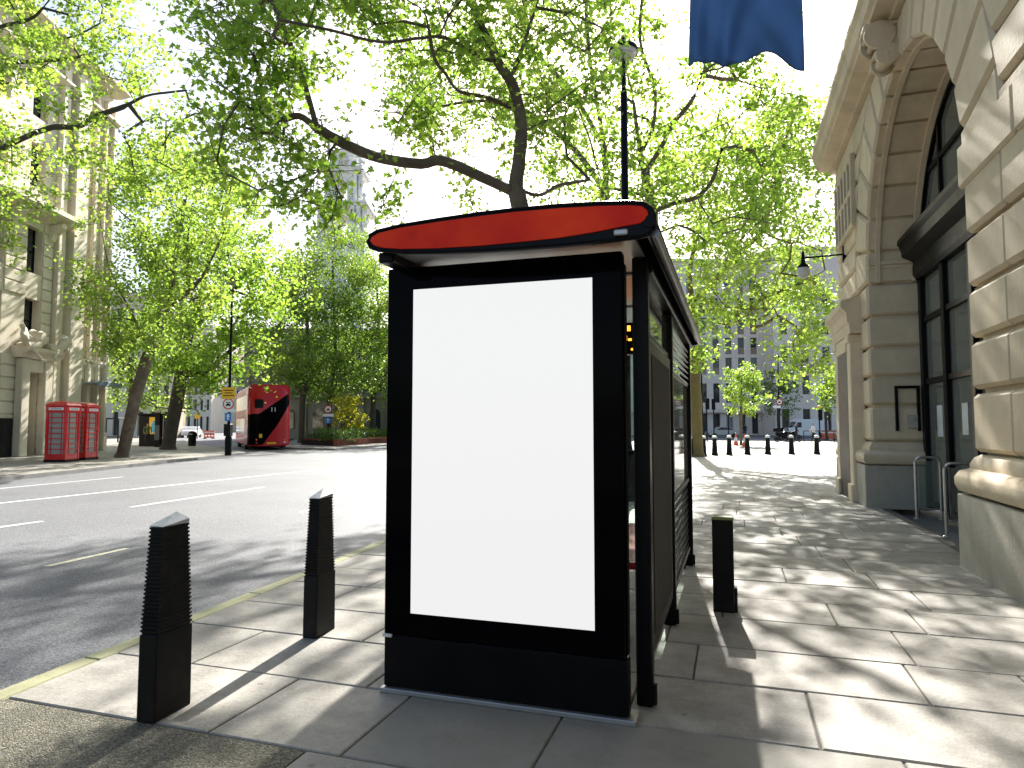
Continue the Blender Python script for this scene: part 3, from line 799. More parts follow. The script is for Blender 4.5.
# rear bays
b0, b1 = 3.985, 5.44
mb = MB(); mb.box(-.474, -.466, b0, b1, 2.12, 2.40); wbuild(mb, 'clerestory_pane', M['glass'], sh)
mb = MB(); mb.cbox(-.49, -.45, b0, b1, 2.075, 2.115, .006); wbuild(mb, 'bay_rail', M['black'], sh)
casem = pm('case_back', (0.02, 0.017, 0.014), .85, .15, 3)
mb = MB(); mb.cbox(-.50, -.44, b0 + .03, b1 - .03, .22, 2.07, .008); case = wbuild(mb, 'timetable_case', M['black'], sh)
mb = MB()
mb.box(-.438, -.436, b0 + .14, b1 - .14, .32, 1.98); wbuild(mb, 'case_panel', casem, case)
c0_, c1_ = 5.585, 7.79
for z in np.linspace(2.02, 2.38, 7):
    mb = MB(); M4 = Matrix.Translation((-.47, 0, z)) @ Matrix.Rotation(.6, 4, 'Y'); mb.box(-.03, .03, c0_, c1_, -.005, .005, M4=M4); wbuild(mb, 'louvre_slat', M['galv'], sh)
mb = MB(); mb.box(-.474, -.466, c0_, c1_, .98, 1.98); wbuild(mb, 'side_pane', M['glass_dirty'], sh)
for z in (.2, .95, 1.99):
    mb = MB(); mb.cbox(-.49, -.45, c0_, c1_, z - .02, z + .02, .006); wbuild(mb, 'bay_rail', M['black'], sh)
mb = MB()
for i, z in enumerate(np.linspace(.245, .91, 10)):
    mb.box(-.474, -.466, c0_, c1_, z - .018, z + .018)
for y in np.linspace(c0_ + .05, c1_ - .05, 22): mb.box(-.478, -.4745, y - .02, y + .02, .225, .93)
wbuild(mb, 'perforated_panel', M['black_matt'], sh)
mb = MB(); mb.box(-1.75, -.55, 7.655, 7.663, .35, 2.36); wbuild(mb, 'end_pane', M['glass'], sh)
mb = MB()
for x0, x1 in ((-1.83, -1.751), (-.549, -.516)): mb.cbox(x0, x1, 7.63, 7.69, .0, 2.44, .006)
mb.cbox(-1.75, -.55, 7.635, 7.685, .29, .348, .006); mb.cbox(-1.75, -.55, 7.635, 7.685, 2.362, 2.42, .006); mb.cbox(-1.75, -.55, 7.64, 7.68, 1.22, 1.27, .006)
wbuild(mb, 'end_frame', M['black'], sh)
mb = MB(); mb.cbox(-1.02, -.62, 4.9, 6.9, .52, .57, .02); seat = wbuild(mb, 'bench_seat', M['red'], sh)
for y in (5.1, 6.7):
    mb = MB(); mb.cbox(-.85, -.79, y - .03, y + .03, 0, .52, .006); wbuild(mb, 'bench_leg', M['galv'], sh)
brd = MB(); brd.cbox(-1.45, -.66, 5.5, 5.64, 2.13, 2.39, .01); brd.tube([(-1.1, 5.57, 2.39), (-1.1, 5.57, 2.53)], .02); board = wbuild(brd, 'departure_board', M['black'], sh)
rl_ = random.Random(3)
for z in (2.34, 2.26, 2.18):
    mb = MB(); x = -1.40
    while x < -.70:
        w = rl_.uniform(.012, .035)
        if rl_.random() < .8: mb.box(x, x + w, 5.494, 5.499, z - .022, z + rl_.choice((-.004, .022)))
        x += w + .009
    wbuild(mb, 'display_line', M['led'], board)

for o in sh.children:
    if o.name.split('.')[0] in ('post', 'post_bracket', 'clerestory_pane', 'bay_rail', 'timetable_case', 'louvre_slat', 'side_pane', 'perforated_panel'): o.location.x -= .022

# ------------------------------------------------------------------ ribbed bollards
pl = [G(135.6, 722.5), G(154, 724.5), G(191, 704)]
rear = pl[0] + (pl[2] - pl[1]) * 1.0
plan = [np.array(p[:2]) for p in (pl[0], pl[1], pl[2], rear)]
cen = sum(plan) / 4
plan = [p - cen for p in plan]
def ribbed_bollard(label, loc):
    t = empty('ribbed_bollard', (loc[0], loc[1], 0), 0, label, 'bollard', 'black ribbed bollards by the kerb')
    H, hb = 1.035, .45
    def ring(s, z): return [(p[0] * s, p[1] * s, z) for p in plan]
    mb = MB(); mb.loft([ring(1.0, .0), ring(.985, hb - .01), ring(.955, hb)]); mb.build('base', M['black_matt'], t, bevel=.008)
    rings = []; n = 26
    for k in range(n):
        z0 = hb + (H - .03 - hb) * k / n; z1 = hb + (H - .03 - hb) * (k + 1) / n
        s = .95 - .215 * k / n
        rings += [ring(s - .055, z0 + .001), ring(s - .055, z0 + (z1 - z0) * .3), ring(s, z0 + (z1 - z0) * .5), ring(s, z0 + (z1 - z0) * .95)]
    mb = MB(); mb.loft(rings); mb.build('ribbed_shaft', M['black_matt'], t)
    s = .735
    r0 = ring(s, H - .028); r1 = ring(s, H - .005)
    r1[3] = (r1[3][0], r1[3][1], H + .03)
    r1[0] = (r1[0][0], r1[0][1], H - .022)
    r1[1] = (r1[1][0], r1[1][1], H - .026)
    mb = MB(); mb.loft([r0, r1], cap1=False); mb.add(r1, [(0, 1, 3), (1, 2, 3)])
    mb.build('cap', M['bollard_cap'], t)
    return t
M['bollard_cap'] = pm('worn_sheen_cap', (0.4, 0.41, 0.42), .28, .3, 9, .001, 60, spec=.6)  # pale grey carries the sky's sheen on the cap, along with wear
ribbed_bollard('black ribbed bollard standing at the edge of the gravelly paving', cen)
b2 = G(291 + 27, 637)
pc2 = np.array(G(313.5, 636)[:2]) + np.array([0, .07])
ribbed_bollard('black ribbed bollard standing on plain slabs between kerb and screen', pc2)

lb = G(724, 613)
t = empty('square_bollard', (lb[0], lb[1] + .09, 0), 0, 'low square black bollard with greenish top beside the shelter', 'bollard')
mb = MB(); mb.cbox(-.085, .085, -.085, .085, 0, .76, .008); mb.build('post', M['black_matt'], t)
mb = MB(); mb.cbox(.0855, .11, -.06, .06, 0, .2, .006); mb.build('hinge_plate', M['black_matt'], t)
capm = pm('greenish_cap', (0.22, 0.25, 0.09), .6, .2, 20)  # pale green tone for the cap
mb = MB(); mb.loft([[(-.09, -.09, .761), (.09, -.09, .761), (.09, .09, .761), (-.09, .09, .761)], [(-.085, -.085, .785), (.085, -.085, .785), (.085, .085, .785), (-.085, .085, .785)]]); mb.build('cap', capm, t)

# ------------------------------------------------------------------ street lamps
def lamp_tall(name, label, base, H, head_r):
    t = empty(name, tuple(base), 0, label, 'street lamp')
    mb = MB(); mb.lathe([(.16, 0), (.16, .9), (.12, 1.0), (.10, 1.1), (.085, 1.2), (.075, H - 1.0), (.05, H - .9), (.045, H - .1)], n=14); mb.build('column', M['black'], t, smooth=True)
    mb = MB(); mb.lathe([(.0, H + .32), (.035, H + .3), (.05, H + .2), (.09, H + .16), (.15, H + .12), (head_r * .9, H + .02), (head_r, H - .06), (head_r * .98, H - .09), (head_r * .9, H - .075), (0, H - .07)], n=24); mb.build('hood', M['black'], t, smooth=True)
    mb = MB(); mb.lathe([(head_r * .88, H - .076), (head_r * .78, H - .17), (head_r * .45, H - .22), (0, H - .235)], n=24); mb.build('diffuser', M['white_panel'], t, smooth=True)
    return t
lp = PD(626, 300, 14.0)
lamp_tall('street_lamp', 'tall black street lamp with dished hood rising behind the shelter', (lp[0], lp[1], 0), 9.6, .33)

def lantern(t, H, r=.22):
    mb = MB(); mb.lathe([(.17, 0), (.17, .9), (.11, 1.05), (.10, 1.2), (.075, 1.3), (.055, H - .8), (.07, H - .75), (.04, H - .6), (.04, H - .45)], n=12); mb.build('column', M['black'], t, smooth=True)
    mb = MB(); mb.lathe([(.05, H - .5), (.10, H - .42), (r, H - .02), (r * .9, H)], n=6); mb.build('lantern_glass', M['glass_dirty'], t)
    mb = MB(); mb.lathe([(r * 1.7, H), (r * 1.3, H + .08), (r * .5, H + .2), (.05, H + .26), (.05, H + .32), (0, H + .4)], n=12); mb.build('lantern_roof', M['black'], t, smooth=True)
bl_ = G(228, 455.5)
t = empty('street_lamp', tuple(bl_), YAW, 'slim black street lamp bearing yellow board at the pavement corner', 'street lamp')
lantern(t, 9.1, .24)

def round_sign(t, z, r=.3, y=-.12, cat_mark='car'):
    mb = MB(); mb.lathe([(0, 0), (r, 0), (r, .012), (0, .012)], (0, y, z), 28, axis='y'); o = mb.build('ring_plate', M['red'], t)
    mb = MB(); mb.lathe([(0, 0), (r * .78, 0), (r * .78, .004), (0, .004)], (0, y - .006, z), 28, axis='y'); mb.build('disc', M['white'], t)
    mb = MB()
    mb.box(-r * .42, r * .42, y - .012, y - .008, z - r * .32, z - r * .08); mb.prism([(-r * .28, z - r * .08), (r * .28, z - r * .08), (r * .18, z + .08 * r), (-r * .18, z + .08 * r)], 'y', y - .012, y - .008)
    for s in (-1, 1): mb.lathe([(0, 0), (r * .1, 0), (r * .1, .004), (0, .004)], (s * r * .25, y - .012, z - r * .34), 10, axis='y')
    mb.box(-r * .25, r * .25, y - .012, y - .008, z + r * .2, z + r * .3); mb.lathe([(0, 0), (r * .11, 0), (r * .11, .004), (0, .004)], (-r * .3, y - .012, z + r * .25), 10, axis='y'); mb.lathe([(0, 0), (r * .11, 0), (r * .11, .004), (0, .004)], (r * .3, y - .012, z + r * .25), 10, axis='y')
    mb.build('pictogram', M['black'], t)
def arrow_plate(t, z, w=.45, h=.5, y=-.12):
    mb = MB(); mb.cbox(-w / 2, w / 2, y, y + .012, z - h / 2, z + h / 2, .003); mb.build('blue_plate', M['blue'], t)
    mb = MB(); mb.prism([(-.03, z - h * .36), (.03, z - h * .36), (.03, z + .02), (.1, z + .02), (0, z + h * .38), (-.1, z + .02), (-.03, z + .02)], 'y', y - .005, y - .001); mb.build('arrow', M['white'], t)
sgn = empty('road_sign', (bl_[0], bl_[1], 0), YAW, 'yellow board over round red ringed sign and blue arrow plate', 'road sign')
dpx = float((bl_ - CPOS) @ FH) / FPX                         # metres per pixel there
def zz(v): return CAM_H + (425.3 - v) * dpx
mb = MB(); mb.cbox(-.36, .36, -.13, -.11, zz(399), zz(387.5), .004); mb.build('yellow_board', M['yellow'], sgn)
mb = MB()
for i, w in enumerate((.26, .2, .28)): mb.box(-w, w, -.135, -.131, zz(390.5 + 2.6 * i) - .02, zz(390.5 + 2.6 * i) + .02)
mb.build('board_lettering', M['black'], sgn)
round_sign(sgn, zz(404), .29)
mb = MB(); mb.cbox(-.36, .36, -.12, -.108, zz(412), zz(409.3), .002); mb.build('white_plate', M['white'], sgn)
arrow_plate(sgn, zz(417), .34, .42)
mb = MB()
for z in (zz(393), zz(404), zz(417)): mb.cbox(-.08, .08, -.107, .0, z - .02, z + .02, .004)
mb.build('brackets', M['black'], sgn)
mb = MB(); mb.cbox(-.17, .17, -.22, .12, zz(436), zz(424), .02); mb.build('signal_box', M['black_matt'], sgn)

ip = G(328, 445.2)
d2 = float((ip - CPOS) @ FH) / FPX
t = empty('road_sign', tuple(ip), YAW, 'round red ringed sign over small blue arrow plate in the planter', 'road sign')
mb = MB(); mb.tube([(0, 0, 0), (0, 0, 2.95)], .05, 10); mb.build('post', M['black'], t)
round_sign(t, CAM_H + (425.3 - 409.3) * d2, .3)
mb = MB(); mb.cbox(-.42, .42, -.12, -.108, CAM_H + (425.3 - 416.6) * d2, CAM_H + (425.3 - 413.8) * d2, .002); mb.build('white_plate', M['white'], t)
arrow_plate(t, CAM_H + (425.3 - 420.5) * d2, .42, .46)

# ------------------------------------------------------------------ telephone boxes
def phone_box(label, loc, rz):
    t = empty('telephone_box', tuple(loc), rz, label, 'phone box', 'red telephone boxes across the road')
    w = .45
    mb = MB(); mb.cbox(-w - .02, w + .02, -w - .02, w + .02, 0, .10, .01); mb.build('plinth', M['black_matt'], t)
    mb = MB()
    for sx in (-1, 1):
        for sy in (-1, 1):
            mb.cbox(min(sx * w, sx * (w - .1)), max(sx * w, sx * (w - .1)), min(sy * w, sy * (w - .1)), max(sy * w, sy * (w - .1)), .1, 2.12, .015)
    mb.build('corner_frame', M['red'], t)
    mb = MB(); mb.cbox(-w - .01, w + .01, -w - .01, w + .01, 2.121, 2.36, .015)
    mb.build('frieze', M['red'], t)
    mb = MB(); mb.cbox(-w - .035, w + .035, -w - .035, w + .035, 2.361, 2.41, .012)
    rings = []
    for r, z in ((w + .005, 2.41), (w - .02, 2.47), (w - .12, 2.54), (w - .27, 2.58), (.02, 2.595)):
        rings.append([(sx * r, sy * r, z) for sx, sy in ((-1, -1), (1, -1), (1, 1), (-1, 1))])
    mb.loft(rings); mb.build('roof', M['red'], t)
    for k in range(4):
        R4 = Matrix.Rotation(k * math.pi / 2, 4, 'Z')
        mb = MB(); mb.cbox(-.32, .32, -w - .022, -w - .0115, 2.19, 2.30, .003, M4=R4); s = mb.build('sign_panel', M['white'], t)
        text_mesh('lettering', 'TELEPHONE', .085, M['black'], s, R4 @ Matrix.Translation((0, -w - .024, 2.245)) @ Matrix.Rotation(math.pi / 2, 4, 'X'), .001)
        mb = MB(); mb.box(-.345, .345, -w + .045, -w + .05, .3, 2.1, M4=R4); mb.build('glazing', M['phone_glass'], t)
        mb = MB()
        mb.box(-.348, .348, -w + .02, -w + .07, .1, .32, M4=R4)
        for x in (-.348, -.22, .22, .323): mb.box(x, x + .025, -w + .02, -w + .044, .32, 2.12, M4=R4)
        for z in np.linspace(.32, 2.1, 9): mb.box(-.348, .348, -w + .015, -w + .043, z - .018, z + .018, M4=R4)
        mb.build('glazing_bars', M['red'], t)
    return t
M['phone_glass'] = glass_mat('phone_glass', (0.85, 0.85, 0.85), haze=.5)
RZB = YAW - math.radians(1.1)
phone_box('red telephone box with its lettered front beside the dark doorway', LD(-19.25, 29.0), RZB)
phone_box('red telephone box set half behind its twin, towards the leaning tree', LD(-19.5, 30.75), RZB)

# ------------------------------------------------------------------ double deck bus
rl = LD(-17.55, 45.0)
bus = empty('double_decker_bus', (rl[0], rl[1], -.118), YAW + math.radians(26.3), 'red double decker bus seen from its curved glazed rear', 'bus')
BW, BH, BL, Z0 = 2.72, 4.45, 11.0, .28
def bus_sec(y, inset=0.0, top=0.0):
    """cross-section outline: rounded rectangle"""
    pts = []; x0, x1, z0, z1 = inset, BW - inset, Z0, BH - top
    for cx, cz, r, a0 in ((x1 - .12, z0 + .12, .12, -90), (x1 - .38, z1 - .38, .38, 0), (x0 + .38, z1 - .38, .38, 90), (x0 + .12, z0 + .12, .12, 180)):
        for k in range(7):
            a = math.radians(a0 + 15 * k); pts.append((cx + r * math.cos(a), y, cz + r * math.sin(a)))
    return pts
mb = MB(); mb.loft([bus_sec(.55), bus_sec(BL - .5), bus_sec(BL - .15, .12, .12), bus_sec(BL, .35, .4)], cap0=False); mb.build('body', M['bus_red'], bus, smooth=True)
def rear_pt(s, q, out=0.0):
    """s across 0..1, q up 0..1 on the curved rear; blends into the body section at y=.55"""
    z = Z0 + (BH - Z0) * q
    half = BW / 2
    if q > .909:
        zz_ = (z - (BH - .38)) / .38; half -= .38 * (1 - math.sqrt(max(0, 1 - zz_ * zz_)))
    if q < .03: half -= .12 * (1 - math.sqrt(max(0, 1 - (1 - q / .03) ** 2)))
    x = BW / 2 + (s * 2 - 1) * half
    cx = abs(s * 2 - 1) ** 5; cz = max(0, (q - .45) / .55) ** 2.6
    y = .02 + .53 * min(1.0, cx * .9 + cz * 1.0 + .06 * q)
    if abs(s * 2 - 1) > .999 or q > .999 : y = .55
    return (x, y - out, z)
def in_poly(p, poly):
    c = False; j = len(poly) - 1
    for i in range(len(poly)):
        if (poly[i][1] > p[1]) != (poly[j][1] > p[1]) and p[0] < (poly[j][0] - poly[i][0]) * (p[1] - poly[i][1]) / (poly[j][1] - poly[i][1]) + poly[i][0]: c = not c
        j = i
    return c
NS, NQ = 70, 110
def rear_patch(name, mat, test, out):
    vs = [rear_pt(i / NS, j / NQ, out) for j in range(NQ + 1) for i in range(NS + 1)]
    fs_ = [(j * (NS + 1) + i, j * (NS + 1) + i + 1, (j + 1) * (NS + 1) + i + 1, (j + 1) * (NS + 1) + i) for j in range(NQ) for i in range(NS) if test((i + .5) / NS, (j + .5) / NQ)]
    used = sorted({i for f in fs_ for i in f}); mp = {k: n for n, k in enumerate(used)}
    m_ = MB(); m_.add([vs[k] for k in used], [tuple(mp[i] for i in f) for f in fs_])
    return m_.build(name, mat, bus, smooth=True)
sweep = [(.0, .51), (.25, .52), (.6, .69), (.96, .86), (.985, .69), (.7, .36), (.34, .02), (.0, .02)]
rear_patch('rear_shell', M['bus_red'], lambda s, q: True, 0)
rear_patch('rear_window', M['black_gloss'], lambda s, q: in_poly((s, q), sweep), .012)
rear_patch('engine_grille', M['black_matt'], lambda s, q: .14 < s < .34 and .61 < q < .755, .012)
for s, q, c in ((.2, .10, 'orange'), (.2, .05, 'red'), (.86, .14, 'red'), (.86, .10, 'orange'), (.86, .06, 'white')):
    p_ = rear_pt(s, q, .02); mb = MB(); mb.lathe([(0, -.02), (.06, -.02), (.065, .02), (0, .02)], p_, 12, axis='y'); mb.build('tail_light', M[c], bus)
p_ = rear_pt(.29, .17, .02); mb = MB(); mb.cbox(p_[0] - .1, p_[0] + .1, p_[1] - .01, p_[1] + .01, p_[2] - .16, p_[2] + .1, .004); mb.build('yellow_notice', M['yellow'], bus)
p_ = rear_pt(.55, .045, .02); mb = MB(); mb.cbox(p_[0] - .3, p_[0] + .3, p_[1] - .01, p_[1] + .02, p_[2] - .06, p_[2] + .06, .004); mb.build('number_plate', M['yellow'], bus)
p_ = rear_pt(.58, .585, .035); text_mesh('route_number', '11', .42, M['white'], bus, Matrix.Translation(p_) @ Matrix.Rotation(math.pi / 2, 4, 'X'), .002)
M['bus_glass'] = pm('bus_side_glass', (0.22, 0.26, 0.25), .06, .2, 1.5, spec=.9, metal=.35)
for z0, z1, ya, yb in ((1.05, 2.15, 2.6, 10.2), (2.75, 3.75, .9, 10.4)):
    y = ya
    while y < yb - .3:
        y1 = min(y + 1.45, yb)
        for x0, x1 in ((-.012, .004), (BW - .004, BW + .012)):
            mb = MB(); mb.cbox(x0, x1, y + .03, y1 - .03, z0, z1, .004); mb.build('side_window', M['bus_glass'], bus)
        y = y1
for x in (.16, BW - .16):
    for y in (2.7, 8.6):
        sx = -1 if x < 1 else 1
        mb = MB(); mb.lathe([(.2, -.14), (.46, -.14), (.5, -.1), (.5, .1), (.46, .14), (.2, .14)], (x + sx * .0, y, .5), 24, axis='x'); w_ = mb.build('wheel', M['tyre'], bus, smooth=True)
        mb = MB(); mb.lathe([(0, -.15), (.28, -.15), (.3, .15), (0, .15)], (x, y, .5), 18, axis='x'); mb.build('rim', M['grey'], w_)
mb = MB(); mb.box(.2, BW - .2, .8, BL - .6, .18, .3); mb.build('underframe', M['black_matt'], bus)

# ------------------------------------------------------------------ planter with hedge on the island
pe = [G(u, v) for u, v in ((302, 444.6), (337, 446.2), (410, 440.8), (465, 438.2))]
plt = empty('brick_planter', tuple(pe[1]), 0, 'low red brick planter edging the hedge on the traffic island', 'planter')
bpy.context.view_layer.update()
for a, b in zip(pe[:-1], pe[1:]):
    d = (b - a); Ln = np.linalg.norm(d); d = d / Ln; n = np.array([-d[1], d[0], 0])
    nb = int(Ln / 1.2) + 1
    for k in range(nb):
        q0 = a + d * (Ln * k / nb + .01); q1 = a + d * (Ln * (k + 1) / nb - .01)
        mb = MB(); mb.prism([(q0[0], q0[1]), (q1[0], q1[1]), (q1[0] + n[0] * .3, q1[1] + n[1] * .3), (q0[0] + n[0] * .3, q0[1] + n[1] * .3)], 'z', 0, .5); wbuild(mb, 'edging_panel', M['brick_red'], plt)
soil = pe + [G(465, 434.8), G(305, 437.2)]
mb = MB(); mb.prism([(p[0], p[1]) for p in soil], 'z', .0, .4); wbuild(mb, 'soil', M['soil'], plt)

# ------------------------------------------------------------------ facade generator for buildings across the streets
def facade(t, x0, x1, H, cols, rows, depth, wallmat, panemat, y=0.0, frame=True, body=8.0, doors=None, skip=lambda c, r: False):
    """front wall at y (faces -y); openings = cols x rows, each with its own recessed window"""
    xs = sorted({x0, x1} | {c for col in cols for c in col}); zs = sorted({0.0, H} | {c for r in rows for c in r})
    mb = MB()
    for a, b in zip(xs[:-1], xs[1:]):
        run = None
        for c, d in zip(zs[:-1], zs[1:]):
            ci = next((i for i, q in enumerate(cols) if abs(q[0] - a) < 1e-6), None) if any(abs(q[0] - a) < 1e-6 for q in cols) else None
            ri = next((i for i, q in enumerate(rows) if abs(q[0] - c) < 1e-6), None)
            hole = ci is not None and ri is not None and not skip(ci, ri)
            if hole:
                if run: mb.box(a, b, y, y + depth, run[0], run[1]); run = None
                w = MB(); w.box(a, b, y + depth * .8, y + depth * .8 + .02, c, d); win = w.build('window', panemat(ci, ri) if callable(panemat) else panemat, t)
                if frame:
                    f = MB(); m = .05
                    f.box(a, a + m, y + depth * .7, y + depth * .79, c, d); f.box(b - m, b, y + depth * .7, y + depth * .79, c, d)
                    f.box(a + m, b - m, y + depth * .7, y + depth * .79, d - m, d); f.box(a + m, b - m, y + depth * .7, y + depth * .79, c, c + m)
                    f.box(a + m, b - m, y + depth * .72, y + depth * .79, (c + d) / 2 - .03, (c + d) / 2 + .03)
                    f.box((a + b) / 2 - .025, (a + b) / 2 + .025, y + depth * .72, y + depth * .785, c + m, d - m)
                    f.build('window_frame', M['white_panel'] if frame == 'w' else M['black'], win)
            else:
                run = (run[0], d) if run else (c, d)
        if run: mb.box(a, b, y, y + depth, run[0], run[1])
    mb.box(x0, x1, y + depth + .03, y + body, 0, H - .01)
    return mb.build('wall', wallmat, t)

# ------------------------------------------------------------------ pale stone building across the road
RZL = RZB + math.radians(4.0)
o_ = LD(-24.8, 35.0) - 5.0 * (FH * math.cos(math.radians(2.9)) - RGT * math.sin(math.radians(2.9)))
lbd = empty('stone_building', (o_[0], o_[1], 0), math.pi / 2 + RZL, 'pale stone building with sculpted doorway behind the telephone boxes', 'building')
lcols = [(-6.2, -5.0), (-3.4, -2.2), (-.8, .4), (1.3, 2.3), (3.95, 5.15), (8.55, 9.35), (9.75, 10.35), (10.65, 11.15)]
lrows = [(0.0, 4.25), (5.9, 8.05), (9.4, 11.8), (13.9, 16.2), (17.6, 19.6)]
facade(lbd, -8, 11.4, 22.5, lcols, lrows, .55, M['limestone_far'], M['window'], frame=True, body=14)
nb = 0
for k in range(21):
    z0, z1 = .3 + .6 * k, .9 + .6 * k
    for a, b in ((.45, 1.25), (2.35, 3.9), (5.2, 6.0)):
        if a > 2 and b < 4 and 5.0 < z0 < 7.9: continue
        mb = MB(); mb.cbox(a + .01, b - .01, -.07, .0 - .002, z0 + .03, z1 - .03, .025); mb.build('stone_block', M['limestone_far'], lbd)
for (a, b, p) in ((6.05, 6.65, .3), (7.05, 8.3, .5), (9.4, 9.7, .22), (10.4, 10.6, .22), (11.2, 11.42, .25)):
    mb = MB(); mb.cbox(a, b, -p, -.003, 0, 21.5, .03); mb.cbox(a - .06, b + .06, -p - .06, -.004, 0, 1.1, .03); mb.build('pilaster', M['limestone_far'], lbd)
mb = MB(); mb.prism([(-.003, 12.2), (-.35, 12.35), (-.9, 12.55), (-1.0, 12.65), (-1.0, 12.9), (-.003, 13.0)], 'x', -8, 6.9); mb.build('balcony_cornice', M['limestone_far'], lbd)
for x in (-2.9, .9, 2.6, 5.7):
    mb = MB(); mb.prism([(-.003, 11.3), (-.2, 11.4), (-.35, 11.8), (-.75, 12.1), (-.8, 12.34), (-.003, 12.2)], 'x', x - .2, x + .2); mb.build('bracket', M['limestone_far'], lbd)
for z, p in ((5.02, .25), (8.5, .3), (20.2, .45), (22.1, 1.0)):
    mb = MB(); mb.prism([(-.003, z), (-p * .5, z + .05), (-p, z + .22), (-p, z + .36), (-.003, z + .42)], 'x', 6.7 if z < 10 else -8, 7.02 if z < 10 else 11.5); 
    mb.prism([(-.003, z), (-p * .5, z + .05), (-p, z + .22), (-p, z + .36), (-.003, z + .42)], 'x', 8.33 if z < 10 else 11.5, 11.45 if z < 10 else 11.6); mb.build('string_course', M['limestone_far'], lbd)
# door case
mb = MB(); mb.cbox(3.35, 3.95, -.45, -.08, 0, 4.9, .03); mb.cbox(5.15, 5.75, -.45, -.08, 0, 4.9, .03); mb.cbox(3.955, 5.145, -.35, -.003, 4.25, 4.9, .03); mb.build('door_case', M['limestone_far'], lbd)
mb = MB(); mb.prism([(-.003, 4.92), (-.5, 4.92), (-.6, 5.1), (-.85, 5.28), (-.9, 5.45), (-.003, 5.5)], 'x', 3.1, 6.0); mb.build('door_hood', M['limestone_far'], lbd)
mb = MB(); mb.cbox(-8, 3.3, -.12, -.075, 0, 1.9, .01); mb.cbox(5.8, 6.0, -.12, -.075, 0, 1.9, .01); mb.build('dark_plinth', M['black_matt'], lbd)
mb = MB(); mb.cbox(8.5, 11.1, -1.3, -.1, 3.95, 4.02, .01); mb.cbox(8.5, 11.1, -1.32, -1.28, 3.8, 4.1, .01); mb.build('canopy', pm('grey_blue_canopy', (.2, .27, .33), .5), lbd)

def skin_mesh(name, V, E, Rr, levels=1):
    me = bpy.data.meshes.new(name); me.from_pydata([tuple(v) for v in V], E, [])
    ob = bpy.data.objects.new(name, me); COL.objects.link(ob)
    ob.modifiers.new('skin', 'SKIN'); s = ob.modifiers.new('sub', 'SUBSURF'); s.levels = levels; s.render_levels = levels
    for i, sv in enumerate(me.skin_vertices[0].data):
        r = Rr[i]; sv.radius = (r if isinstance(r, (tuple, list)) else (r, r)); sv.use_root = (i == 0)
    bpy.context.view_layer.update()
    out = bpy.data.meshes.new_from_object(ob.evaluated_get(bpy.context.evaluated_depsgraph_get()))
    bpy.data.objects.remove(ob)
    out.polygons.foreach_set('use_smooth', [True] * len(out.polygons))
    return out
def figure(stride=.0, arms=(0.0, 0.0), bend=0.0):
    V = [(0, 0, .95), (0, -.01 - bend * .1, 1.2), (0, -.02 - bend * .2, 1.38), (0, -.03 - bend * .22, 1.50), (0, -.045 - bend * .24, 1.60), (0, -.035 - bend * .24, 1.71)]
    Rr = [(.15, .11), (.14, .10), (.16, .10), .055, (.075, .09), (.06, .075)]
    E = [(0, 1), (1, 2), (2, 3), (3, 4), (4, 5)]
    for s, st in ((-1, stride), (1, -stride)):
        i = len(V)
        V += [(s * .095, -st * .1, .86), (s * .1, -st * .45 - .02, .5), (s * .1, -st * (.75 if st > 0 else 1.0), .09), (s * .105, -st * (.75 if st > 0 else 1.0) - .15, .035)]
        Rr += [(.085, .09), .06, .042, (.042, .035)]
        E += [(0, i), (i, i + 1), (i + 1, i + 2), (i + 2, i + 3)]
    for s, a in ((-1, arms[0]), (1, arms[1])):
        i = len(V)
        V += [(s * .19, -.02 - bend * .2, 1.42), (s * .235, -.02 - a * .18, 1.16), (s * .22, -.08 - a * .38, .95 + a * .12), (s * .215, -.11 - a * .46, .86 + a * .16)]
        Rr += [.058, .044, .033, (.03, .04)]
        E += [(2, i), (i, i + 1), (i + 1, i + 2), (i + 2, i + 3)]
    return V, E, Rr
def person(label, loc, rz, top, legs, stride=.2, arms=(.2, .5), group=None, hair='cloth_dark'):
    V, E, Rr = figure(stride, arms)
    me = skin_mesh('body', V, E, Rr)
    for m in (top, legs, 'skin', hair, 'black_matt'): me.materials.append(M[m])
    for p in me.polygons:
        c = p.center
        if c.z > 1.50: p.material_index = 3 if (c.z > 1.66 or c.y > .0) else 2
        elif abs(c.x) > .17 and c.z < .97 + .5 * .12: p.material_index = 2
        elif c.z < .085: p.material_index = 4
        elif c.z < .93: p.material_index = 1
        else: p.material_index = 0
    o = bpy.data.objects.new('person', me); COL.objects.link(o)
    o.location = loc; o.rotation_euler = (0, 0, rz)
    return tag(o, label, 'person', group)

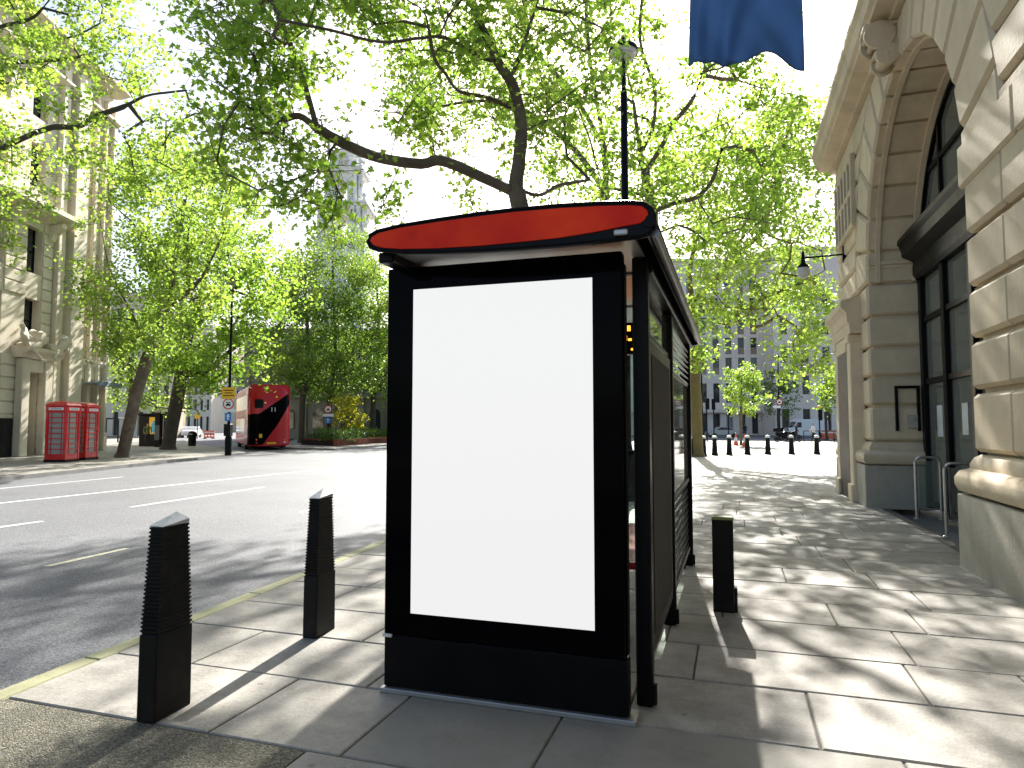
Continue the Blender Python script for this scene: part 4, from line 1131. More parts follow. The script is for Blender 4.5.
# carved figures over the doorway
def carved(parent, loc, rot, s):
    V, E, Rr = figure(.35, (.8, .2), .5)
    Rr = [tuple(1.25 * q for q in (r if isinstance(r, tuple) else (r, r))) for r in Rr]
    me = skin_mesh('carved_figure', V, E, Rr); me.materials.append(M['limestone_far'])
    me.transform(Matrix.Translation(loc) @ rot @ Matrix.Scale(s, 4))
    o = bpy.data.objects.new('carved_figure', me); COL.objects.link(o); o.parent = parent
carved(lbd, (4.05, -.62, 4.75), Matrix.Rotation(-.75, 4, 'Y') @ Matrix.Rotation(.3, 4, 'Z'), 1.35)
carved(lbd, (5.1, -.62, 4.75), Matrix.Rotation(.75, 4, 'Y') @ Matrix.Rotation(-.3, 4, 'Z'), 1.35)
mb = MB(); mb.lathe([(.0, -.7), (.28, -.68), (.42, -.5), (.38, -.2), (.5, -.1)], (4.57, 0, 6.0), 16, axis='y'); mb.prism([(3.2, 5.45), (4.2, 5.5), (4.25, 5.8), (3.6, 5.75), (3.15, 5.6)], 'y', -.8, -.2); mb.prism([(5.95, 5.45), (4.95, 5.5), (4.9, 5.8), (5.5, 5.75), (6.0, 5.6)], 'y', -.8, -.2)
mb.build('cartouche', M['limestone_far'], lbd, smooth=True)

# ------------------------------------------------------------------ further buildings
def far_building(label, u0, u1, d, H, nx, rows, wall, win, rz_off=0.0, body=14, frame=False, first=0.0, wfrac=.42, group=None, name='town_building'):
    lat0, lat1 = (u0 - 512) / FPX * d, (u1 - 512) / FPX * d
    o = LD((lat0 + lat1) / 2, d)
    t = empty(name, (o[0], o[1], -.1), YAW + rz_off, label, 'building', group)
    W = lat1 - lat0; p = W / nx
    cols = [(-W / 2 + p * (i + .5 - wfrac / 2), -W / 2 + p * (i + .5 + wfrac / 2)) for i in range(nx)]
    facade(t, -W / 2, W / 2, H, cols, rows, .4, wall, win, frame=frame, body=body)
    mb = MB(); mb.prism([(-.45, H - .35), (-.45, H), (0, H + .15), (body, H + .15), (body, H - .008), (.0, H - .009), (-.003, H - .6)], 'x', -W / 2 - .2, W / 2 + .2); mb.build('cornice', wall, t)
    return t, W, cols
pinkish = pm('pink_stone', (.45, .33, .28), .8, .12, .5); greyst = pm('grey_stone', (.36, .35, .34), .8, .12, .5); cream = pm('cream_render', (.6, .56, .47), .8, .1, .5)
far_building('pale building glimpsed behind the leaning tree trunk', 60, 172, 88, 19, 9, [(.3, 3.4), (4.8, 7.2), (8.3, 10.6), (11.7, 14), (15, 17)], cream, M['window'], body=3)
far_building('cream building with tall windows closing the far street', 186, 211, 150, 24, 4, [(.3, 3.6), (5, 7.4), (8.4, 10.8), (11.8, 14), (15, 17.2), (18.2, 20.4)], cream, M['window'])
far_building('pink stone building with many small windows down the far street', 208, 226, 190, 24, 5, [(.3, 3.8), (5, 7), (8, 10), (11, 13), (14, 16), (17, 19), (20, 22)], pinkish, M['window'], wfrac=.5)
far_building('grey building behind the bus down the far street', 222, 262, 165, 17, 7, [(.3, 3.8), (5, 7.2), (8.2, 10.2), (11.2, 13.2)], greyst, M['window'], wfrac=.5)

# office block beyond the far bollards
office_rows = [(0.25, 3.6), (5.4, 8.6)] + [(10.1 + 3.35 * k, 12.9 + 3.35 * k) for k in range(5)]
t, W, cols = far_building('pale concrete office block with brown panels between window tiers', 596, 774, 112, 29.5, 14, office_rows, M['concrete'], lambda c, r: M['blue_front'] if r == 6 else (M['window_pale'] if (c * 7 + r * 3) % 5 == 0 else M['window']), frame=False, wfrac=.5)
for ci, (a, b) in enumerate(cols):
    if ci < 6: continue
    for r, (z0, z1) in enumerate(office_rows[2:]):
        mb = MB(); mb.box(a + .01, b - .01, .14, .3, z0 + .01, z0 + 1.15); mb.build('spandrel_panel', M['spandrel'], t)
mb = MB(); mb.box(-W / 2, W / 2, -.9, -.003, 3.75, 4.3); mb.build('shop_canopy', M['concrete'], t)
t2, W2, c2 = far_building('plain stone corner block beside the concrete office block', 775, 880, 106, 30, 5, [(0.25, 4.2), (6.5, 9.5), (11.5, 14), (16, 18.5), (20.5, 23)], M['concrete'], M['window'], frame=False, wfrac=.35)
mb = MB(); mb.box(-W2 / 2 + 4.2, W2 / 2 - .1, -.35, -.003, 9.9, 11.2); mb.build('band', M['spandrel'], t2)

# church with steeple
cl = empty('church', tuple(LD(-20.3, 76)), YAW, 'dark stone church with tall white tiered steeple behind the trees', 'church')
mb = MB(); mb.box(-10, 17, 0, 24, 0, 12.5); mb.build('nave', M['dark_stone'], cl)
for z, p in ((4.6, .35), (7.3, .2), (12.0, .6)):
    mb = MB(); mb.cbox(-10.2, 17.2, -p, -.003, z, z + .45, .05); mb.build('string_course', M['dark_stone'], cl)
for i in range(9):
    x = -9.5 + 3.2 * i
    mb = MB(); mb.cbox(x - .35, x + .35, -.28, -.004, 0, 4.58, .04); mb.cbox(x - .3, x + .3, -.25, -.004, 5.06, 11.98, .04); mb.build('pilaster', M['dark_stone'], cl)
    if i < 8:
        w = MB(); w.prism([(x + 1.0 + .6, 1.2), (x + 2.2, 1.2), (x + 2.2, 2.8)] + [(x + 1.6 + .6 * math.cos(a), 2.8 + .6 * math.sin(a)) for a in np.linspace(0, math.pi, 9)] + [(x + 1.0, 2.8), (x + 1.0, 1.2)], 'y', -.05, -.005); w.build('window', M['window'], cl)
st = 'church_stone'
def tower_stage(w, z0, z1, ow, oz0, oz1, y0=5.0):
    h = w / 2; t_ = (w - ow) / 2
    mb = MB()
    for sx in (-1, 1):
        for sy in (-1, 1):
            x0_, x1_ = sorted((sx * h, sx * (h - t_))); y0_, y1_ = sorted((sy * h, sy * (h - t_)))
            mb.box(x0_, x1_, y0 + y0_, y0 + y1_, z0, z1)
    for sx, sy in ((0, -1), (0, 1), (-1, 0), (1, 0)):
        n = 12; a_ = [(-ow / 2 * math.cos(q), oz1 - ow / 2 + ow / 2 * math.sin(q)) for q in np.linspace(0, math.pi, n)]
        poly = a_ + [(ow / 2, z1), (-ow / 2, z1)]
        if sx == 0: mb.prism(poly, 'y', y0 + sy * h - (.8 if sy > 0 else 0), y0 + sy * h + (0 if sy > 0 else .8)); mb.box(-ow / 2, ow / 2, y0 + sy * h - (.8 if sy > 0 else 0), y0 + sy * h + (0 if sy > 0 else .8), z0, oz0)
        else:
            mb.prism([(p[0] + y0, p[1]) for p in poly], 'x', sx * h - (.8 if sx > 0 else 0), sx * h + (0 if sx > 0 else .8)); mb.box(sx * h - (.8 if sx > 0 else 0), sx * h + (0 if sx > 0 else .8), y0 - ow / 2, y0 + ow / 2, z0, oz0)
    for sx in (-1, 1):
        for q in (.62, .88):
            mb.lathe([(.26, z0 + .3), (.22, z1 - .4), (.3, z1 - .35), (.3, z1 - .02)], (sx * h * q, y0 - h - .25, 0), 10)
            mb.lathe([(.26, z0 + .3), (.22, z1 - .4), (.3, z1 - .35), (.3, z1 - .02)], (sx * (h + .25), y0 - h * q, 0), 10)
    mb.build('tower_stage', M[st], cl)
    mb = MB(); e = h + .55
    mb.cbox(-e, e, y0 - e, y0 + e, z1 + .003, z1 + .35, .05); mb.cbox(-e - .2, e + .2, y0 - e - .2, y0 + e + .2, z1 + .353, z1 + .6, .05); mb.build('tower_cornice', M[st], cl)
    for sx in (-1, 1):
        for sy in (-1, 1):
            mb = MB(); mb.lathe([(.22, z1 + .6), (.22, z1 + .8), (.1, z1 + .9), (.26, z1 + 1.15), (.2, z1 + 1.4), (.06, z1 + 1.6), (.09, z1 + 1.75), (0, z1 + 1.95)], (sx * (e - .1), y0 + sy * (e - .1), 0), 8); mb.build('urn', M[st], cl)
mb = MB(); mb.box(-3.0, 3.0, 2.0, 8.0, 12.5, 23.4); mb.build('tower_base', M[st], cl)
tower_stage(4.8, 23.4, 27.4, 1.6, 24.0, 26.8)
tower_stage(3.5, 28.0, 31.8, 1.1, 28.4, 31.0)
tower_stage(2.5, 32.4, 33.9, .7, 32.6, 33.6)
mb = MB(); mb.lathe([(1.3, 34.5), (1.2, 35.0), (.8, 35.4), (.45, 35.7), (.4, 36.4), (.5, 36.5), (.25, 37.0), (.06, 37.5), (.05, 38.5)], (0, 5.0, 0), 16); mb.build('spirelet', M[st], cl, smooth=True)

# ------------------------------------------------------------------ street furniture beyond
def iron_bollard(label, loc):
    t = empty('iron_bollard', tuple(loc), 0, label, 'bollard', 'iron bollards across the end of the pavement')
    mb = MB(); mb.lathe([(.17, 0), (.17, .08), (.145, .12), (.125, .5), (.11, .82), (.125, .84), (.125, .88)], n=12); mb.build('shaft', M['black_matt'], t, smooth=True)
    mb = MB(); mb.lathe([(.12, .881), (.13, .93), (.11, .99), (.06, 1.02), (0, 1.03)], n=12); mb.build('cap', M['white_panel'], t, smooth=True)
    return t
for u, v, lab in ((690.5, 456.5, 'white-topped iron bollard on the shelter side of the mossy trunk'), (703.7, 456, 'white-topped iron bollard touching the mossy trunk on its open side'),
                  (714.8, 455.3, 'white-topped iron bollard two along from the mossy trunk'), (729.4, 455, 'white-topped iron bollard standing just before the first cone'),
                  (747.5, 454.6, 'white-topped iron bollard standing just past the second cone'), (768, 454.4, 'white-topped iron bollard in line with the foot of the lantern post'),
                  (791.6, 454.3, 'white-topped iron bollard in front of the white van'), (817, 454.4, 'white-topped iron bollard in line with the amber signal')):
    iron_bollard(lab, G(u, v))
def signal(label, u, d, H, rz=0.0, amber=False):
    p = LD((u - 512) / FPX * d, d)
    t = empty('traffic_light', tuple(p), YAW + rz, label, 'traffic light')
    mb = MB(); mb.tube([(0, 0, 0), (0, 0, H)], .06, 10); mb.build('pole', M['black'], t, smooth=True)
    mb = MB(); mb.cbox(-.17, .17, -.28, -.06, H - 1.0, H + .02, .03); hd = mb.build('signal_head', M['black'], t)
    for k in range(3):
        mb = MB(); mb.lathe([(.115, -.07), (.12, -.07), (.12, .0), (.0, .0)], (0, -.282, H - .2 - .3 * k), 12, axis='y'); mb.build('hood', M['black_matt'], hd)
    if amber:
        mb = MB(); mb.lathe([(0, -.16), (.14, -.12), (.16, 0), (.14, .12), (0, .16)], (0, 0, H + .25), 14); mb.build('amber_globe', M['yellow'], t, smooth=True)
    return t
signal('black traffic light standing next to the mossy tree trunk', 706.5, 62, 4.0, .2)
signal('black traffic light on the young tree side of its neighbour signal', 713.5, 63.5, 4.0, -.3)
signal('traffic light pole half hidden by the young tree leaves', 728, 74, 3.6, .6)
signal('traffic light with amber globe beside the guard rail', 819, 63, 3.0, .1, True)
p = LD((779 - 512) / FPX * 67, 67)
t = empty('street_lamp', tuple(p), YAW, 'tall black lantern post bearing a round sign near the van', 'street lamp'); lantern(t, 8.3, .26)
round_sign(t, CAM_H + (425.3 - 402) * 67 / FPX, .3); mb = MB(); mb.cbox(-.62, .1, -.12, -.105, CAM_H + (425.3 - 408.3) * 67 / FPX, CAM_H + (425.3 - 405.6) * 67 / FPX, .003); mb.build('white_plate', M['white'], t)
mb = MB(); mb.cbox(-.1, .1, -.104, .0, 2.9, 4.1, .01); mb.build('bracket', M['black'], t)
p = LD((702 - 512) / FPX * 50, 50)
t = empty('street_lamp', tuple(p), YAW, 'black lantern post just beyond the mossy tree trunk', 'street lamp'); lantern(t, 6.4, .3)

def cone(label, u, v):
    t = empty('traffic_cone', tuple(G(u, v)), .4, label, 'traffic cone', 'cones round the young tree')
    mb = MB(); mb.cbox(-.24, .24, -.24, .24, 0, .05, .01); mb.build('base', M['orange'], t)
    mb = MB(); mb.lathe([(.19, .05), (.14, .32), (.137, .32)], n=14); mb.lathe([(.085, .6), (.03, .95), (0, .96)], n=14); mb.build('body', M['orange'], t, smooth=True)
    mb = MB(); mb.lathe([(.142, .3), (.088, .62)], n=14); mb.build('band', M['white'], t, smooth=True)
cone('orange and white cone on one side of the young tree trunk', 736, 445.5)
cone('orange and white cone on the other side of the young tree trunk', 745, 447)

# van
vp = LD(38.0, 88.0)
van = empty('panel_van', (vp[0], vp[1], -.118), YAW, 'white panel van parked before the concrete buildings', 'van')
vprof = [(-2.7, .35), (-2.72, .9), (-2.6, 1.15), (-1.9, 1.35), (-1.25, 2.15), (-.9, 2.42), (2.55, 2.48), (2.7, 2.3), (2.72, .4), (2.3, .32)]
mb = MB(); mb.prism(vprof, 'y', -1.0, 1.0); mb.build('body', M['white'], van, bevel=.06)
for s in (-1, 1):
    yy = 1.005 * s
    a, b = sorted((yy, yy + .012 * s)); mb = MB(); mb.prism([(-1.8, 1.4), (-1.22, 2.05), (-.75, 2.05), (-.75, 1.4)], 'y', a, b); mb.build('side_window', M['window'], van)
    for x in (-1.75, 1.75):
        mb = MB(); mb.lathe([(.18, -.11), (.34, -.11), (.36, -.07), (.36, .07), (.34, .11), (.18, .11)], (x, s * .92, .36), 18, axis='y'); w_ = mb.build('wheel', M['tyre'], van, smooth=True)
        mb = MB(); mb.lathe([(0, -.1), (.2, -.1), (.2, .1), (0, .1)], (x, s * .925, .36), 14, axis='y'); mb.build('rim', M['galv'], w_)
mb = MB(); mb.add([(-1.9, -.85, 1.38), (-1.9, .85, 1.38), (-1.28, .8, 2.12), (-1.28, -.8, 2.12), (-1.87, -.85, 1.4), (-1.87, .85, 1.4)], [(0, 1, 2, 3)]); o = mb.build('windscreen', M['window'], van); o.location = (-.03, 0, .02)
for s in (-1, 1):
    mb = MB(); mb.cbox(-2.72, -2.55, s * .8 - .12, s * .8 + .12, .92, 1.1, .02); mb.build('headlight', M['white_panel'], van)

def motorbike(label, u, d, rz):
    p = LD((u - 512) / FPX * d, d)
    t = empty('motorbike', (p[0], p[1], 0), rz, label, 'motorbike')
    for x in (-.68, .68):
        mb = MB()
        ring = [(x + .3 * math.cos(a), 0, .31 + .3 * math.sin(a)) for a in np.linspace(0, 2 * math.pi, 19)]
        mb.tube(ring, .06, 8); mb.lathe([(0, -.04), (.2, -.03), (.2, .03), (0, .04)], (x, 0, .31), 12, axis='y'); mb.build('wheel', M['tyre'], t, smooth=True)
    mb = MB(); mb.prism([(-.5, .45), (-.2, .35), (.35, .35), (.55, .75), (.5, .95), (.2, .98), (-.1, .8), (-.75, .85), (-.8, .72)], 'y', -.14, .14); mb.build('body', M['black'], t, bevel=.04)
    mb = MB(); mb.cbox(-.75, .0, -.15, .15, .82, .92, .04); mb.build('seat', M['tyre'], t)
    mb = MB(); mb.tube([(.68, .0, .31), (.45, 0, 1.02)], .04, 8); mb.tube([(.42, -.36, 1.08), (.48, 0, 1.02), (.42, .36, 1.08)], .022, 8); mb.build('handlebar', M['galv'], t)
    mb = MB(); mb.prism([(.5, 1.0), (.62, 1.0), (.5, 1.35), (.44, 1.35)], 'y', -.18, .18); mb.build('windshield', M['window'], t)
    mb = MB(); mb.cbox(-.98, -.58, -.2, .2, .93, 1.3, .04); mb.build('top_box', M['black'], t)
motorbike('black motorbike parked at the foot of the lantern post', 782, 64, YAW + .35)
motorbike('black motorbike parked between lantern post and guard rail', 790, 66, YAW - .3)

rail_a, rail_b = LD(26.3, 61.0), LD(31.5, 60.5)
t = wempty('guard_rail', (rail_a[0], rail_a[1], 0), 'dark metal pedestrian guard rail near the amber signal', 'railing')
a_, b_ = Vector(rail_a), Vector(rail_b)
mb = MB(); mb.tube([tuple(a_ + Vector((0, 0, 1.05))), tuple(b_ + Vector((0, 0, 1.05)))], .04, 8); mb.tube([tuple(a_ + Vector((0, 0, .2))), tuple(b_ + Vector((0, 0, .2)))], .03, 8); wbuild(mb, 'rails', M['black'], t)
for k in range(5):
    q = a_.lerp(b_, k / 4); mb = MB(); mb.tube([tuple(q), tuple(q + Vector((0, 0, 1.07)))], .035, 8); wbuild(mb, 'rail_post', M['black'], t)

def barrier(label, u, d, w, z=0.0):
    p = LD((u - 512) / FPX * d, d)
    t = empty('road_barrier', (p[0], p[1], z), YAW, label, 'barrier')
    mb = MB(); mb.cbox(-w / 2, w / 2, -.06, .06, .45, 1.0, .03); mb.cbox(-w / 2, w / 2, -.05, .05, .12, .3, .03)
    for x in np.linspace(-w / 2 + .06, w / 2 - .06, 4): mb.cbox(x - .05, x + .05, -.045, .045, .1, .98, .02)
    mb.build('panel', M['orange'], t)
    mb = MB(); mb.cbox(-w / 2 - .004, w / 2 + .004, -.066, .066, .7, .86, .01); mb.build('reflective_strip', M['white'], t)
    for x in (-w / 2 + .15, w / 2 - .15):
        mb = MB(); mb.cbox(x - .1, x + .1, -.3, .3, 0, .1, .02); mb.build('foot', M['tyre'], t)
barrier('orange plastic barrier beside the amber signal', 828, 72, 1.5)
barrier('orange plastic barrier out in the far street by the bin', 210, 84, 1.3, -.118)
barrier('orange and white plastic barrier behind the hedge', 380, 64, 3.2)

person('person in dark clothes walking near the motorbikes', LD((795.5 - 512) / FPX * 61, 61), YAW + 1.2, 'cloth_dark', 'cloth_dark', .22, (.3, .3))
person('person in white top and dark trousers by the guard rail', LD((813 - 512) / FPX * 59, 59), YAW - 1.4, 'cloth_white', 'cloth_dark', .18, (.5, .1))
person('person in dark coat standing behind the young tree', LD((744.5 - 512) / FPX * 78, 78), YAW + 2.8, 'cloth_dark', 'cloth_blue', .08, (.1, .1))
person('person in olive jacket standing by the advert kiosk', LD((148.5 - 512) / FPX * 48.5, 48.5), YAW + .5, 'cloth_green', 'cloth_dark', .08, (.4, .4))

# litter bin, kiosk totem, advert kiosk, shelter across the road
p = G(192, 446)
t = empty('litter_bin', tuple(p), YAW, 'round black litter bin with domed top on the far pavement', 'litter bin')
mb = MB(); mb.lathe([(.26, 0), (.27, .05), (.28, .75), (.3, .77), (.3, .82)], n=18); mb.build('drum', M['black_matt'], t, smooth=True)
mb = MB(); mb.lathe([(.3, .821), (.29, .98), (.2, 1.08), (.06, 1.12), (0, 1.125)], n=18); mb.build('domed_top', M['black'], t, smooth=True)
mb = MB(); mb.cbox(-.15, .15, -.305, -.285, .84, .94, .004); mb.build('slot', M['grey'], t)
p = G(157, 447)
t = empty('information_totem', tuple(p), YAW, 'slim dark information totem between the two large trunks', 'totem')
mb = MB(); mb.cbox(-.19, .19, -.07, .07, .0, 2.45, .02); mb.build('body', M['black_matt'], t)
mb = MB(); mb.cbox(-.17, .17, -.078, -.071, .5, 1.55, .004); mb.build('map_face', pm('totem_face', (.06, .08, .1), .3), t)
mb = MB(); mb.cbox(-.19, .19, -.075, .075, 2.451, 2.6, .02); mb.build('orange_head', M['spandrel'], t)
p = LD((150 - 512) / FPX * 50, 50)
t = empty('advert_kiosk', tuple(p), YAW, 'dark kiosk with a yellow and blue poster among the trunks', 'kiosk')
mb = MB(); mb.cbox(-.75, .75, 0, .5, 0, 2.3, .03); mb.cbox(-.9, .9, -.2, .6, 2.301, 2.42, .03); mb.build('body', M['black_matt'], t)
mb = MB(); mb.box(.0, .62, -.012, -.003, .9, 2.15); po = mb.build('poster', M['yellow'], t)
mb = MB(); mb.prism([(.1, 1.0), (.5, 1.05), (.55, 1.6), (.35, 1.95), (.15, 1.6)], 'y', -.02, -.013); mb.build('poster_shape', pm('poster_blue', (.08, .4, .6), .5), po)
p = LD((113 - 512) / FPX * 62, 62)
t = empty('waiting_shelter', tuple(p), YAW, 'open dark framed waiting shelter behind the leaning tree', 'shelter')
mb = MB(); mb.cbox(-.9, .9, -.6, .6, 2.1, 2.22, .02); mb.build('roof', M['black_matt'], t)
for x in (-.85, .85):
    for y in (-.5, .5):
        mb = MB(); mb.cbox(x - .05, x + .05, y - .05, y + .05, 0, 2.1, .01); mb.build('post', M['black_matt'], t)
mb = MB(); mb.cbox(-.8, .8, .1, .4, .48, .54, .01); mb.cbox(-.7, -.62, .2, .3, 0, .48, .01); mb.cbox(.62, .7, .2, .3, 0, .48, .01); mb.build('bench', M['black_matt'], t)
p = LD((198 - 512) / FPX * 85, 85)
t = empty('road_sign', (p[0], p[1], -.118), YAW, 'small yellow works sign on a dark post down the far street', 'road sign')
mb = MB(); mb.tube([(0, 0, 0), (0, 0, 3.2)], .06, 8); mb.build('post', M['black'], t)
mb = MB(); mb.cbox(-.35, .35, -.09, -.065, 2.5, 3.1, .01); mb.build('yellow_plate', M['yellow'], t)
def car(label, u, d, rz, paint):
    p = LD((u - 512) / FPX * d, d)
    t = empty('parked_car', (p[0], p[1], -.118), YAW + rz, label, 'car')
    prof = [(-2.1, .35), (-2.15, .75), (-1.9, .95), (-1.15, 1.02), (-.55, 1.45), (.7, 1.48), (1.5, 1.05), (2.1, .95), (2.15, .4), (1.9, .3), (-1.9, .3)]
    mb = MB(); mb.prism(prof, 'y', -.85, .85); mb.build('body', paint, t, bevel=.07)
    for s in (-1, 1):
        a, b = sorted((.853 * s, .865 * s)); mb = MB(); mb.prism([(-1.05, 1.05), (-.5, 1.38), (.65, 1.4), (1.25, 1.05)], 'y', a, b); mb.build('side_window', M['window'], t)
        for x in (-1.3, 1.3):
            mb = MB(); mb.lathe([(.0, -.1), (.3, -.1), (.31, .1), (.0, .1)], (x, s * .78, .31), 16, axis='y'); mb.build('wheel', M['tyre'], t, smooth=True)
    mb = MB(); mb.add([(1.46, -.7, 1.09), (1.46, .7, 1.09), (.74, .65, 1.47), (.74, -.65, 1.47)], [(0, 1, 2, 3)]); o = mb.build('rear_glass', M['window'], t); o.location = (.025, 0, .015)
car('white car parked down the far street by the yellow sign', 192.5, 92, math.pi / 2 + .2, M['white'])
car('silver car partly hidden behind the young tree', 722, 92, .0, M['galv'])

# ------------------------------------------------------------------ trees and plants
LEAF = {
    'plane': [(0, 0), (.26, -.1), (.5, .12), (.31, .27), (.5, .56), (.2, .5), (0, 1), (-.2, .5), (-.5, .56), (-.31, .27), (-.5, .12), (-.26, -.1)],
    'mid': [(0, 0), (.47, .1), (.3, .3), (.42, .58), (0, 1), (-.42, .58), (-.3, .3), (-.47, .1)],
    'small': [(0, 0), (.36, .4), (0, 1), (-.36, .4)],
}
def leaf_cloud(name, pts, size, shape, mat, parent, seed, tint=None, droop=.35, up=.6):
    r = np.random.default_rng(seed)
    N = len(pts)
    base = np.array(LEAF[shape]); K = len(base)
    nrm = r.normal(size=(N, 3)) * .75 + np.array([0, 0, up]); nrm /= np.linalg.norm(nrm, axis=1)[:, None]
    d = r.normal(size=(N, 3)); d[:, 2] -= droop
    d -= nrm * np.sum(d * nrm, 1)[:, None]; d /= np.linalg.norm(d, axis=1)[:, None] + 1e-9
    s = np.cross(d, nrm)
    sz = size * r.uniform(.55, 1.2, N)
    fold = np.abs(base[:, 0]) * -.35 + .12 * (base[:, 1] - .4) ** 2 * -1
    V = pts[:, None, :] + sz[:, None, None] * (s[:, None, :] * base[None, :, 0:1] + d[:, None, :] * base[None, :, 1:2] + nrm[:, None, :] * fold[None, :, None])
    me = bpy.data.meshes.new(name)
    me.vertices.add(N * K); me.vertices.foreach_set('co', V.reshape(-1).astype(np.float32))
    me.loops.add(N * K); me.loops.foreach_set('vertex_index', np.arange(N * K, dtype=np.int32))
    me.polygons.add(N); me.polygons.foreach_set('loop_start', np.arange(0, N * K, K, dtype=np.int32)); me.polygons.foreach_set('loop_total', np.full(N, K, dtype=np.int32))
    me.update(calc_edges=True)
    tv = r.uniform(0, 1, N) if tint is None else np.clip(tint + r.normal(0, .18, N), 0, 1)
    at = me.attributes.new('tint', 'FLOAT', 'POINT'); at.data.foreach_set('value', np.repeat(tv, K).astype(np.float32))
    me.materials.append(mat)
    o = bpy.data.objects.new(name, me); COL.objects.link(o)
    if parent is not None: wpar(o, parent)
    return o

def region(poly, n, d0, dd, r, vmin=-1e9):
    """n places seen inside an outline, at level distances spread about the tree's own"""
    us = [p[0] for p in poly]; vs = [p[1] for p in poly]; out = []
    while len(out) < n:
        u, v = r.uniform(min(us), max(us)), r.uniform(min(vs), max(vs))
        if in_poly((u, v), poly): out.append(PD(u, v, d0 + r.uniform(-dd, dd)))
    return out
def ellipsoid(c, rad, n, r, hollow=.45):
    out = []
    while len(out) < n:
        p = r.uniform(-1, 1, 3); q = np.linalg.norm(p)
        if hollow < q < 1: out.append(np.array(c) + p * np.array(rad))
    return out

